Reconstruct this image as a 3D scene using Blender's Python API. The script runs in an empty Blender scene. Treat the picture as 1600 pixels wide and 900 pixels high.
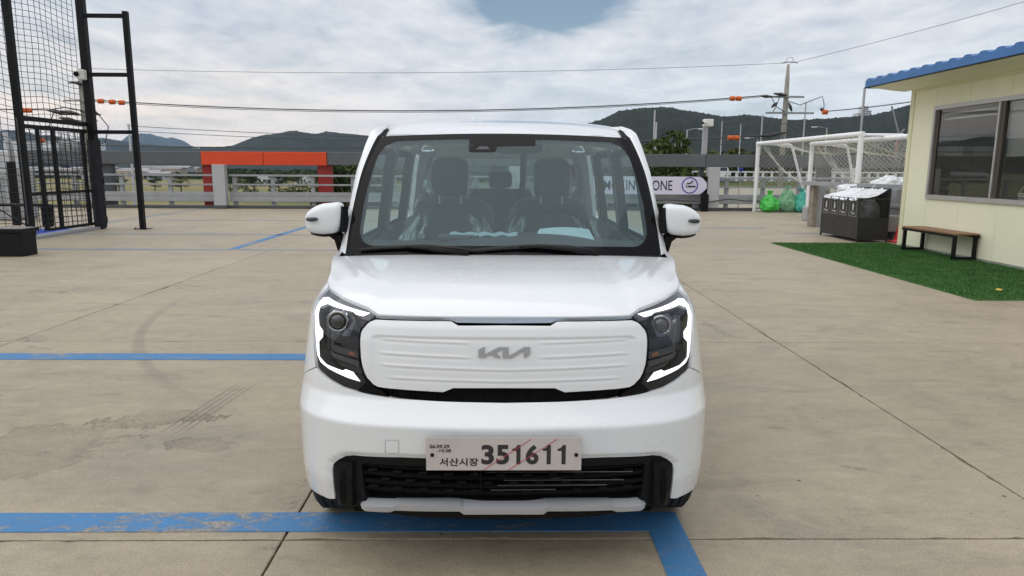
import bpy, bmesh, math, random, bisect
from mathutils import Vector, Matrix, noise
from mathutils.geometry import delaunay_2d_cdt
random.seed(7)
S=bpy.context.scene; COL=S.collection; R=math.radians
# ---------------------------------------------------------------- camera
cam=bpy.data.objects.new("camera",bpy.data.cameras.new("camera")); COL.objects.link(cam); S.camera=cam
cam.data.sensor_width=36; cam.data.lens=1100/1600*36; cam.data.clip_start=.05; cam.data.clip_end=60000
cam.matrix_world=Matrix.Translation((0,0,1.47))@Matrix.Rotation(R(-.873),4,'Z')@Matrix.Rotation(R(90-9.70),4,'X')@Matrix.Rotation(R(.33),4,'Z')
HAZE=.000055
S.render.engine='CYCLES'; S.cycles.max_bounces=8; S.cycles.transparent_max_bounces=24; S.cycles.volume_bounces=0
S.view_settings.view_transform='Standard'; S.view_settings.look='None'; S.view_settings.exposure=0.28; S.view_settings.gamma=1
# ---------------------------------------------------------------- sky and sun
SUN_EL,SUN_AZ=R(64),R(240)      # azimuth clockwise from +Y: behind the camera, to the left
W=bpy.data.worlds.new("World"); S.world=W; W.use_nodes=True
nt=W.node_tree; nt.nodes.clear()
def N(nt,t,**k):
    n=nt.nodes.new(t)
    for a,b in k.items():
        if a=='inp':
            for i,v in b.items(): n.inputs[i].default_value=v
        else: setattr(n,a,b)
    return n
def ramp(nt,stops,fac=None,interp='LINEAR'):
    n=nt.nodes.new('ShaderNodeValToRGB'); e=n.color_ramp.elements; n.color_ramp.interpolation=interp
    while len(e)<len(stops): e.new(.5)
    for i,(p,c) in enumerate(stops):
        e[i].position=p; e[i].color=(c,c,c,1) if not isinstance(c,tuple) else (*c,1)
    if fac is not None: nt.links.new(fac,n.inputs[0])
    return n
def M(nt,op,a,b=None,c=None):
    n=nt.nodes.new('ShaderNodeMath'); n.operation=op
    for i,v in enumerate((a,b,c)):
        if v is None: continue
        if isinstance(v,(int,float)): n.inputs[i].default_value=v
        else: nt.links.new(v,n.inputs[i])
    return n.outputs[0]
def MIX(nt,f,a,b,mode='MIX'):
    n=nt.nodes.new('ShaderNodeMix'); n.data_type='RGBA'; n.blend_type=mode
    for i,v in ((0,f),(6,a),(7,b)):
        if isinstance(v,(int,float)): n.inputs[i].default_value=v
        elif isinstance(v,tuple): n.inputs[i].default_value=(*v,1)
        else: nt.links.new(v,n.inputs[i])
    return n.outputs[2]
L=nt.links.new
sky=N(nt,'ShaderNodeTexSky',sky_type='NISHITA',sun_disc=False,sun_elevation=SUN_EL,sun_rotation=SUN_AZ,altitude=50,air_density=1.2,dust_density=1.5)
tc=N(nt,'ShaderNodeTexCoord'); sp=N(nt,'ShaderNodeSeparateXYZ'); L(tc.outputs['Generated'],sp.inputs[0])
X,Y,Z=sp.outputs
zz=M(nt,'ADD',M(nt,'MAXIMUM',Z,0.0),.10)
cv=N(nt,'ShaderNodeCombineXYZ'); L(M(nt,'DIVIDE',X,zz),cv.inputs[0]); L(M(nt,'DIVIDE',Y,zz),cv.inputs[1]); cv.inputs[2].default_value=3.1
def cloud(scale,detail,rough,loc,dist=0.):
    mp=N(nt,'ShaderNodeMapping'); mp.inputs['Location'].default_value=loc; mp.inputs['Scale'].default_value=(.95,.62,1); mp.inputs['Rotation'].default_value=(0,0,R(24))
    L(cv.outputs[0],mp.inputs[0])
    n=N(nt,'ShaderNodeTexNoise',inp={'Scale':scale,'Detail':detail,'Roughness':rough,'Distortion':dist}); L(mp.outputs[0],n.inputs['Vector'])
    return n.outputs['Fac']
big=cloud(.75,5,.52,(0.3,0,0)); mid=cloud(2.6,7,.58,(4,1,0),.4); fine=cloud(9,6,.6,(9,2,0),.3)
dens=M(nt,'ADD',M(nt,'ADD',M(nt,'MULTIPLY',big,.5),M(nt,'MULTIPLY',mid,.38)),M(nt,'MULTIPLY',fine,.12))
# a break in the cloud sheet, high ahead
gx=M(nt,'DIVIDE',X,zz); gy=M(nt,'DIVIDE',Y,zz)
gd=M(nt,'SQRT',M(nt,'ADD',M(nt,'POWER',M(nt,'DIVIDE',M(nt,'SUBTRACT',gx,.16),.50),2.0),M(nt,'POWER',M(nt,'DIVIDE',M(nt,'SUBTRACT',gy,2.85),.95),2.0)))
gap=M(nt,'MULTIPLY',ramp(nt,[(0,1),(.45,.75),(1,0)],gd).outputs[0],.36)
cover=ramp(nt,[(.30,0),(.44,.80),(.56,1)],M(nt,'SUBTRACT',dens,gap))
shade=ramp(nt,[(.36,(.53,.57,.63)),(.45,(.61,.64,.69)),(.54,(.70,.715,.745)),(.66,(.79,.785,.785))],M(nt,'ADD',M(nt,'ADD',M(nt,'MULTIPLY',mid,.55),M(nt,'MULTIPLY',fine,.20)),M(nt,'MULTIPLY',big,.25)))
# low band: paler and, towards the left where the sun went down, warm
low=ramp(nt,[(0,1),(.05,.85),(.17,0)],M(nt,'ABSOLUTE',Z))
azl=ramp(nt,[(0.0,1),(.34,.8),(.52,0)],M(nt,'ADD',M(nt,'MULTIPLY',X,.5),.5))
warm=MIX(nt,azl.outputs[0],(.80,.86,.90),(1.30,1.04,.80))
streak=N(nt,'ShaderNodeMapping'); streak.inputs['Scale'].default_value=(1.2,1.2,16); L(tc.outputs['Generated'],streak.inputs[0])
sn=N(nt,'ShaderNodeTexNoise',inp={'Scale':2.2,'Detail':4,'Roughness':.5}); L(streak.outputs[0],sn.inputs['Vector'])
lowm=M(nt,'MULTIPLY',low.outputs[0],ramp(nt,[(.36,.45),(.62,1)],sn.outputs['Fac']).outputs[0])
cl=MIX(nt,lowm,shade.outputs[0],warm)
bg1=N(nt,'ShaderNodeBackground'); L(sky.outputs[0],bg1.inputs[0]); bg1.inputs[1].default_value=.085
bg2=N(nt,'ShaderNodeBackground'); L(cl,bg2.inputs[0]); bg2.inputs[1].default_value=1.0
ms=N(nt,'ShaderNodeMixShader'); L(M(nt,'MAXIMUM',cover.outputs[0],M(nt,'MULTIPLY',low.outputs[0],.9)),ms.inputs[0]); L(bg1.outputs[0],ms.inputs[1]); L(bg2.outputs[0],ms.inputs[2])
wo=N(nt,'ShaderNodeOutputWorld'); L(ms.outputs[0],wo.inputs[0])
sun=bpy.data.objects.new("sun",bpy.data.lights.new("sun",'SUN')); COL.objects.link(sun)
sun.data.energy=1.5; sun.data.angle=R(95); sun.data.color=(1,.95,.88)
sun.rotation_euler=(math.pi/2-SUN_EL,0,math.pi-SUN_AZ)
# ---------------------------------------------------------------- materials
def mat(name,base=(.5,.5,.5),rough=.6,metal=0.,coat=0.,var=0.,vscale=4.,bump=0.,bscale=40.,emit=0.,alpha=1.,spec=.5,objrand=0.):
    m=bpy.data.materials.new(name); m.use_nodes=True; t=m.node_tree; b=t.nodes['Principled BSDF']
    b.inputs['Base Color'].default_value=(*base,1); b.inputs['Roughness'].default_value=rough; b.inputs['Metallic'].default_value=metal
    b.inputs['Coat Weight'].default_value=coat; b.inputs['Coat Roughness'].default_value=.09; b.inputs['Specular IOR Level'].default_value=spec
    if emit: b.inputs['Emission Color'].default_value=(*base,1); b.inputs['Emission Strength'].default_value=emit
    if alpha<1: b.inputs['Alpha'].default_value=alpha
    c=None
    if var or bump or objrand:
        g=N(t,'ShaderNodeNewGeometry')
    if var:
        n=N(t,'ShaderNodeTexNoise',inp={'Scale':vscale,'Detail':6,'Roughness':.6}); t.links.new(g.outputs['Position'],n.inputs['Vector'])
        rp=ramp(t,[(.3,tuple(x*(1-var) for x in base)),(.7,tuple(min(1,x*(1+var)) for x in base))],n.outputs['Fac']); c=rp.outputs[0]
        rr=ramp(t,[(.3,max(0,rough-.08)),(.7,min(1,rough+.1))],n.outputs['Fac']); t.links.new(rr.outputs[0],b.inputs['Roughness'])
    if objrand:
        oi=N(t,'ShaderNodeObjectInfo'); rp2=ramp(t,[(0,1-objrand),(1,1+objrand)],oi.outputs['Random'])
        c=MIX(t,1.0,c if c is not None else base,rp2.outputs[0],'MULTIPLY')
    if c is not None: t.links.new(c,b.inputs['Base Color'])
    if bump:
        n2=N(t,'ShaderNodeTexNoise',inp={'Scale':bscale,'Detail':5,'Roughness':.65}); t.links.new(g.outputs['Position'],n2.inputs['Vector'])
        bp=N(t,'ShaderNodeBump',inp={'Strength':bump,'Distance':.02}); t.links.new(n2.outputs['Fac'],bp.inputs['Height']); t.links.new(bp.outputs[0],b.inputs['Normal'])
    return m
def glass(name,tint,refl=1.0,ior=1.5,rough=0.02,milk=0.0):
    """clear sheet: tinted see-through plus fresnel reflection"""
    m=bpy.data.materials.new(name); m.use_nodes=True; t=m.node_tree; t.nodes.clear()
    tr=N(t,'ShaderNodeBsdfTransparent'); tr.inputs[0].default_value=(*tint,1)
    gl=N(t,'ShaderNodeBsdfGlossy'); gl.inputs[0].default_value=(.95*refl,.98*refl,1*refl,1); gl.inputs['Roughness'].default_value=rough
    fr=N(t,'ShaderNodeFresnel'); fr.inputs[0].default_value=ior
    ge=N(t,'ShaderNodeNewGeometry')
    mx=N(t,'ShaderNodeMixShader'); f=M(t,'MULTIPLY',fr.outputs[0],M(t,'SUBTRACT',1.0,ge.outputs['Backfacing']))
    t.links.new(f,mx.inputs[0]); t.links.new(tr.outputs[0],mx.inputs[1]); t.links.new(gl.outputs[0],mx.inputs[2])
    o=N(t,'ShaderNodeOutputMaterial'); out=mx.outputs[0]
    if milk:
        df=N(t,'ShaderNodeBsdfDiffuse'); df.inputs[0].default_value=(.50,.70,.76,1); m2=N(t,'ShaderNodeMixShader'); m2.inputs[0].default_value=milk  # pale diffuse coat: dust haze plus veiling reflection put into the glass colour
        t.links.new(out,m2.inputs[1]); t.links.new(df.outputs[0],m2.inputs[2]); out=m2.outputs[0]
    t.links.new(out,o.inputs[0]); return m
MT={}
def mk(k,*a,**kw): MT[k]=mat(k,*a,**kw)
mk('white_paint',(.71,.735,.76),.28,coat=1.0,var=.012,vscale=2)
mk('panel_white',(.68,.70,.72),.34,coat=.5)
mk('black_gloss',(.004,.004,.005),.08,spec=.16)
mk('black_plastic',(.009,.009,.010),.55,var=.15,vscale=8,bump=.05,bscale=300,spec=.12)
mk('black_matt',(.006,.006,.006),.9,spec=.1)
mk('silver',(.56,.58,.62),.40,metal=.25)
mk('emblem',(.31,.315,.325),.5,metal=.2)
mk('chrome',(.42,.45,.50),.12,metal=1.)
mk('dark_chrome',(.30,.31,.33),.12,metal=1.)
mk('rubber',(.018,.018,.018),.75,var=.2,vscale=20,bump=.2,bscale=120)
mk('drl',(1,1,1),.4,emit=1.1)
mk('amber',(.22,.075,.025),.3)
mk('lamp_grey',(.055,.058,.065),.22,metal=.5)
mk('lens_dark',(.02,.022,.026),.03,coat=1.)
mk('seat_fabric',(.013,.017,.021),.75,var=.2,vscale=12,bump=.15,bscale=200)
mk('trim_grey',(.30,.33,.34),.7,var=.06)
mk('headliner',(.50,.52,.52),.85,var=.05)
mk('dash_grey',(.05,.055,.06),.6,var=.12,bump=.08,bscale=250)
mk('plate_metal',(.47,.43,.41),.5,var=.05,vscale=14)
mk('plate_ink',(.02,.018,.02),.5)
mk('red_ink',(.45,.03,.07),.5)
mk('film_sky_tint',(.44,.60,.64),.35)  # pale cyan sky reflection put into the film's own colour
mk('steel_black',(.008,.008,.009),.45,var=.3,vscale=3,bump=.04,bscale=80,spec=.2)
mk('net_black',(.012,.012,.016),.8)
mk('net_white',(.56,.56,.51),.8,var=.15)
mk('goal_white',(.78,.79,.80),.35,var=.08,vscale=5,bump=.03)
mk('rail_grey',(.30,.31,.325),.5,var=.10,vscale=2.5,objrand=.06)
mk('beam_grey',(.092,.100,.108),.5,var=.10,vscale=1.2,objrand=.05)
mk('column_grey',(.40,.41,.42),.55,var=.06,vscale=2)
mk('kerb_dark',(.075,.078,.082),.8,var=.2,vscale=3,bump=.2)
mk('orange',(.62,.055,.008),.45,var=.05,vscale=1.)
mk('red',(.36,.028,.022),.5,var=.08,vscale=1.)
mk('sign_white',(.62,.60,.74),.45)
mk('sign_ink',(.02,.02,.025),.5)
mk('sign_blue',(.028,.03,.30),.45)
mk('cream',(.82,.805,.61),.5,var=.05,vscale=1.1,bump=.02,objrand=.012)
mk('cream_trim',(.72,.71,.50),.5,var=.03)
mk('roof_blue',(.045,.16,.40),.42,var=.12,vscale=2)
mk('alu',(.50,.49,.47),.4,metal=.55,var=.08,vscale=3)
mk('bronze',(.09,.075,.065),.4,metal=.4)
mk('booth_dark',(.03,.03,.03),.8,var=.2)
mk('blind',(.80,.80,.76),.7)
mk('pale_blue',(.22,.33,.36),.5)
mk('wood',(.24,.125,.06),.55,var=.25,vscale=9,bump=.1,bscale=40)
mk('wood_grey',(.20,.19,.18),.6,var=.2,vscale=9)
mk('rust_grey',(.25,.215,.17),.7,var=.40,vscale=6,bump=.1)
mk('bin_black',(.022,.021,.020),.42,var=.2,vscale=4)
mk('label_white',(.50,.50,.50),.5)
def bagmat(k,c,tr):
    m=mat(k,c,.28,var=.14,vscale=9,bump=.5,bscale=16); t=m.node_tree; b=t.nodes['Principled BSDF']
    b.inputs['Subsurface Weight'].default_value=0; b.inputs['Alpha'].default_value=tr; MT[k]=m
bagmat('bag_white',(.78,.80,.84),.93); bagmat('bag_green',(.06,.50,.07),.92); bagmat('bag_pale',(.20,.44,.26),.80); bagmat('bag_teal',(.07,.46,.36),.88)
mk('cone_red',(.62,.03,.04),.4)
mk('turf_blue',(.012,.065,.42),.75,var=.2,vscale=3)
mk('line_white',(.75,.76,.78),.7,var=.1)
mk('concrete_pole',(.34,.32,.28),.8,var=.12,vscale=2)
mk('steel_pole',(.30,.31,.32),.5,metal=.3,var=.1)
mk('cable',(.06,.062,.068),.6)
mk('cable_pale',(.22,.24,.26),.6)
mk('marker',(.72,.16,.03),.5,var=.2,vscale=8)
mk('insulator',(.05,.045,.045),.4)
mk('grille_dark',(.010,.010,.010),.8,spec=.08)
mk('camera_white',(.66,.65,.60),.4)
mk('bark',(.07,.055,.04),.9,var=.3,vscale=4)
mk('facade_beige',(.46,.38,.30),.8,var=.1,vscale=.2,objrand=.25)
mk('facade_white',(.62,.62,.62),.8,var=.06,vscale=.2,objrand=.1)
mk('facade_grey',(.30,.32,.35),.8,var=.06,vscale=.2,objrand=.1)
mk('roof_far',(.25,.24,.25),.8,objrand=.3)
mk('window_far',(.05,.06,.08),.25)
mk('bridge_white',(.70,.70,.70),.7,var=.1,vscale=1.)
mk('wall_cream',(.62,.59,.52),.8,var=.12,vscale=.8)
mk('cyan_sign',(.08,.45,.70),.5)
mk('van_white',(.75,.75,.75),.3,coat=.6)
mk('leaf_yellow',(.55,.42,.08),.7)
mk('basket_white',(.70,.70,.66),.5)
mk('cabinet_grey',(.36,.37,.38),.6,var=.1,vscale=2.)
mk('stone_grey',(.33,.33,.33),.8,var=.12,vscale=4,bump=.2,bscale=30)
mk('crane_red',(.42,.16,.12),.6)
MT['car_glass']=glass('car_glass',(.80,.92,.93),1.0,1.34,milk=.085); MT['side_glass']=glass('side_glass',(.60,.70,.70),1.0,1.4)
MT['lamp_glass']=glass('lamp_glass',(.95,.96,.98),1.0,1.45)
MT['booth_glass']=glass('booth_glass',(.62,.63,.63),1.0,1.9)
MT['acrylic_dark']=glass('acrylic_dark',(.30,.30,.31),1.0,1.5,.1)
def film(k,al,lo=.15,hi=3.4,edge=0.):
    m=bpy.data.materials.new(k); m.use_nodes=True; t=m.node_tree; t.nodes.clear()
    tr=N(t,'ShaderNodeBsdfTransparent'); tr.inputs[0].default_value=(.96,.98,.98,1)
    gl=N(t,'ShaderNodeBsdfGlossy'); gl.inputs['Roughness'].default_value=.12; gl.inputs[0].default_value=(.95,1,1,1)
    df=N(t,'ShaderNodeBsdfDiffuse'); df.inputs[0].default_value=(.8,.88,.88,1)
    g=N(t,'ShaderNodeNewGeometry'); n=N(t,'ShaderNodeTexNoise',inp={'Scale':9,'Detail':4,'Roughness':.6,'Distortion':1.5}); mp=N(t,'ShaderNodeMapping'); mp.inputs['Scale'].default_value=(3,3,.8)
    t.links.new(g.outputs['Position'],mp.inputs[0]); t.links.new(mp.outputs[0],n.inputs['Vector'])
    bp=N(t,'ShaderNodeBump',inp={'Strength':1.,'Distance':.03}); t.links.new(n.outputs['Fac'],bp.inputs['Height']); t.links.new(bp.outputs[0],gl.inputs['Normal'])
    a=N(t,'ShaderNodeAddShader'); a=N(t,'ShaderNodeMixShader'); a.inputs[0].default_value=.35; t.links.new(gl.outputs[0],a.inputs[1]); t.links.new(df.outputs[0],a.inputs[2])
    x=N(t,'ShaderNodeMixShader'); rp=ramp(t,[(.40,al*lo),(.54,al*.6),(.585,al*hi),(.62,al*.8),(.66,al*hi)],n.outputs['Fac']); lw=N(t,'ShaderNodeLayerWeight',inp={'Blend':.5}); t.links.new(M(t,'ADD',rp.outputs[0],M(t,'MULTIPLY',M(t,'POWER',lw.outputs['Facing'],4.),edge)),x.inputs[0]); t.links.new(tr.outputs[0],x.inputs[1]); t.links.new(a.outputs[0],x.inputs[2])  # noise streaks and bright rims paint glints into the film's opacity
    o=N(t,'ShaderNodeOutputMaterial'); t.links.new(x.outputs[0],o.inputs[0]); MT[k]=m
film('plastic_film',.045,.6,1.6,.30); film('film_fold',.36,1.,3.,.2)
def foliage(k,a,b,trans=.25,vs=.4):
    m=bpy.data.materials.new(k); m.use_nodes=True; t=m.node_tree; p=t.nodes['Principled BSDF']; p.inputs['Roughness'].default_value=.8; p.inputs['Specular IOR Level'].default_value=.08
    g=N(t,'ShaderNodeNewGeometry'); n=N(t,'ShaderNodeTexNoise',inp={'Scale':vs,'Detail':5,'Roughness':.65}); t.links.new(g.outputs['Position'],n.inputs['Vector'])
    rp=ramp(t,[(.32,a),(.68,b)],M(t,'ADD',M(t,'MULTIPLY',n.outputs['Fac'],.7),M(t,'MULTIPLY',g.outputs['Random Per Island'],.3)))
    t.links.new(rp.outputs[0],p.inputs['Base Color']); MT[k]=m
foliage('leaf_dark',(.018,.032,.014),(.055,.085,.028)); foliage('leaf_mid',(.035,.06,.018),(.10,.13,.04)); foliage('leaf_olive',(.04,.055,.02),(.12,.13,.05))
foliage('hill_green',(.008,.012,.012),(.026,.034,.028),vs=.02); foliage('turf_green',(.034,.095,.028),(.078,.18,.052),vs=3)
# ---------------------------------------------------------------- mesh helpers
BASE={}
class MB:
    def __init__(s): s.v=[]; s.f=[]
    def add(s,vs,fs):
        o=len(s.v); s.v+= [tuple(v) for v in vs]; s.f+= [tuple(i+o for i in f) for f in fs]; return s
    def box(s,x0,x1,y0,y1,z0,z1,b=0.):
        if b<=0:
            return s.add([(x0,y0,z0),(x1,y0,z0),(x1,y1,z0),(x0,y1,z0),(x0,y0,z1),(x1,y0,z1),(x1,y1,z1),(x0,y1,z1)],[(0,3,2,1),(4,5,6,7),(0,1,5,4),(1,2,6,5),(2,3,7,6),(3,0,4,7)])
        V=[];I={}
        for i,x in ((0,x0),(1,x1)):
            for j,y in ((0,y0),(1,y1)):
                for k,z in ((0,z0),(1,z1)):
                    sx,sy,sz=(1-2*i)*b,(1-2*j)*b,(1-2*k)*b
                    I[i,j,k]=len(V); V+=[(x,y+sy,z+sz),(x+sx,y,z+sz),(x+sx,y+sy,z)]
        g=lambda i,j,k,a:I[i,j,k]+a
        F=[]
        for i in (0,1):
            q=[g(i,0,0,0),g(i,1,0,0),g(i,1,1,0),g(i,0,1,0)]; F.append(q if i else q[::-1])
            q=[g(0,i,0,1),g(1,i,0,1),g(1,i,1,1),g(0,i,1,1)]; F.append(q[::-1] if i else q)
            q=[g(0,0,i,2),g(1,0,i,2),g(1,1,i,2),g(0,1,i,2)]; F.append(q if i else q[::-1])
        for a in (0,1):
            for c in (0,1):
                q=[g(0,a,c,1),g(1,a,c,1),g(1,a,c,2),g(0,a,c,2)]; F.append(q if (a==c) else q[::-1])
                q=[g(a,0,c,2),g(a,1,c,2),g(a,1,c,0),g(a,0,c,0)]; F.append(q if (a==c) else q[::-1])
                q=[g(a,c,0,0),g(a,c,1,0),g(a,c,1,1),g(a,c,0,1)]; F.append(q if (a==c) else q[::-1])
        for i in (0,1):
            for j in (0,1):
                for k in (0,1):
                    q=[g(i,j,k,0),g(i,j,k,1),g(i,j,k,2)]; F.append(q if (i+j+k)%2 else q[::-1])
        return s.add(V,F)
    def tube(s,pts,r,n=8,cap=True):
        pts=[Vector(p) for p in pts]; rs=r if isinstance(r,(list,tuple)) else [r]*len(pts); V=[];F=[]
        up=None
        for i,p in enumerate(pts):
            d=(pts[min(i+1,len(pts)-1)]-pts[max(i-1,0)]).normalized()
            if up is None: up=Vector((0,0,1)) if abs(d.z)<.9 else Vector((0,1,0))
            a=d.cross(up)
            if a.length<1e-4: a=d.orthogonal()
            a.normalize(); b=a.cross(d).normalized(); up=b
            for k in range(n):
                t=2*math.pi*k/n; V.append(p+(a*math.cos(t)+b*math.sin(t))*rs[i])
        for i in range(len(pts)-1):
            for k in range(n):
                F.append((i*n+k,(i+1)*n+k,(i+1)*n+(k+1)%n,i*n+(k+1)%n))
        if cap: F+= [tuple(range(n)),tuple(range((len(pts)-1)*n,len(pts)*n))[::-1]]
        return s.add(V,F)
    def bar(s,a,b,w,h=None):
        """rectangular bar from a to b"""
        h=h or w; a=Vector(a); b=Vector(b); d=(b-a).normalized(); u=Vector((0,0,1)) if abs(d.z)<.9 else Vector((0,1,0))
        x=d.cross(u).normalized(); y=x.cross(d); V=[]
        for p in (a,b):
            for i,j in ((-1,-1),(1,-1),(1,1),(-1,1)): V.append(p+x*(i*w/2)+y*(j*h/2))
        return s.add(V,[(0,1,2,3),(7,6,5,4),(0,4,5,1),(1,5,6,2),(2,6,7,3),(3,7,4,0)])
    def prism(s,poly,fn,t0,t1):
        """closed 2-D outline swept between two depths; fn(a,b,t)->point"""
        n=len(poly); o=len(s.v)
        s.v+=[tuple(fn(a,b,t)) for t in (t0,t1) for a,b in poly]
        s.f+=[tuple(o+i for i in range(n)),tuple(o+n+i for i in range(n))[::-1]]
        s.f+=[(o+i,o+n+i,o+n+(i+1)%n,o+(i+1)%n) for i in range(n)]; return s
    def lathe(s,prof,axis='z',c=(0,0,0),n=24):
        V=[];F=[]
        for r,h in prof:
            for k in range(n):
                t=2*math.pi*k/n; a,b=r*math.cos(t),r*math.sin(t)
                V.append({'z':(c[0]+a,c[1]+b,c[2]+h),'x':(c[0]+h,c[1]+a,c[2]+b),'y':(c[0]+a,c[1]+h,c[2]+b)}[axis])
        for i in range(len(prof)-1):
            for k in range(n): F.append((i*n+k,i*n+(k+1)%n,(i+1)*n+(k+1)%n,(i+1)*n+k))
        F+=[tuple(range(n))[::-1],tuple(range((len(prof)-1)*n,len(prof)*n))]
        return s.add(V,F)
    def grid(s,fn,us,vs):
        o=len(s.v); nu,nv=len(us),len(vs)
        s.v+=[tuple(fn(u,v)) for u in us for v in vs]
        s.f+=[(o+i*nv+j,o+(i+1)*nv+j,o+(i+1)*nv+j+1,o+i*nv+j+1) for i in range(nu-1) for j in range(nv-1)]; return s
    def build(s,name,m,parent=None,smooth=False,normals=False):
        b=BASE.get(parent.name,Vector((0,0,0))) if parent else Vector((0,0,0))
        me=bpy.data.meshes.new(name); me.from_pydata([(x-b.x,y-b.y,z-b.z) for x,y,z in s.v],[],s.f); me.update()
        if normals:
            bm=bmesh.new(); bm.from_mesh(me); bmesh.ops.recalc_face_normals(bm,faces=bm.faces); bm.to_mesh(me); bm.free()
        me.materials.append(MT[m] if isinstance(m,str) else m)
        if smooth:
            for p in me.polygons: p.use_smooth=True
            if smooth is not True and hasattr(me,'set_sharp_from_angle'): me.set_sharp_from_angle(angle=R(smooth))
        o=bpy.data.objects.new(name,me); COL.objects.link(o)
        if parent: o.parent=parent; BASE[o.name]=b
        return o
def lin(a,b,n): return [a+(b-a)*i/(n-1) for i in range(n)]
def tag(o,label=None,cat=None,group=None,kind=None):
    for k,v in (('label',label),('category',cat),('group',group),('kind',kind)):
        if v: o[k]=v
    return o
def thing(name,loc,label,cat,group=None):
    o=bpy.data.objects.new(name,None); COL.objects.link(o); o.location=loc; o.empty_display_size=.1; BASE[o.name]=Vector(loc); return tag(o,label,cat,group)
def copy_tree(o,loc=None,parent=None,label=None,rotz=None,scale=None):
    c=o.copy(); COL.objects.link(c)
    if parent is not None: c.parent=parent
    if loc is not None: c.location=loc
    if rotz is not None: c.rotation_euler.z=rotz
    if scale is not None: c.scale=scale if isinstance(scale,tuple) else (scale,)*3
    if label: c['label']=label
    for ch in list(o.children): copy_tree(ch,parent=c)
    return c
def text(name,body,m,size,mtx,parent=None,bold=0.,align='CENTER',depth=.0005,xs=1.,space=1.,fit=None):
    cu=bpy.data.curves.new(name,'FONT'); cu.body=body; cu.size=size; cu.align_x=align; cu.align_y='CENTER'; cu.extrude=depth; cu.offset=bold; cu.resolution_u=5; cu.space_character=space
    o=bpy.data.objects.new(name,cu); COL.objects.link(o); bpy.context.view_layer.update()
    me=bpy.data.meshes.new_from_object(o.evaluated_get(bpy.context.evaluated_depsgraph_get())); bpy.data.objects.remove(o)
    if fit:
        a=[v.co.x for v in me.vertices]; c=[v.co.y for v in me.vertices]; me.transform(Matrix.Diagonal((fit[0]/(max(a)-min(a)),fit[1]/(max(c)-min(c)),1,1))@Matrix.Translation((-(max(a)+min(a))/2,-(max(c)+min(c))/2,0)))
    b=BASE.get(parent.name,Vector((0,0,0))) if parent else Vector((0,0,0))
    me.transform(Matrix.Translation(-b)@mtx@Matrix.Diagonal((xs,1,1,1))); me.materials.clear(); me.materials.append(MT[m]); me.name=name
    q=bpy.data.objects.new(name,me); COL.objects.link(q)
    if parent: q.parent=parent; BASE[q.name]=b
    return q
def frame(o,x,y):
    """matrix with the given origin, text direction x and up direction y"""
    x=Vector(x).normalized(); y=Vector(y).normalized(); z=x.cross(y)
    return Matrix(((x.x,y.x,z.x,o[0]),(x.y,y.y,z.y,o[1]),(x.z,y.z,z.z,o[2]),(0,0,0,1)))

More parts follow.
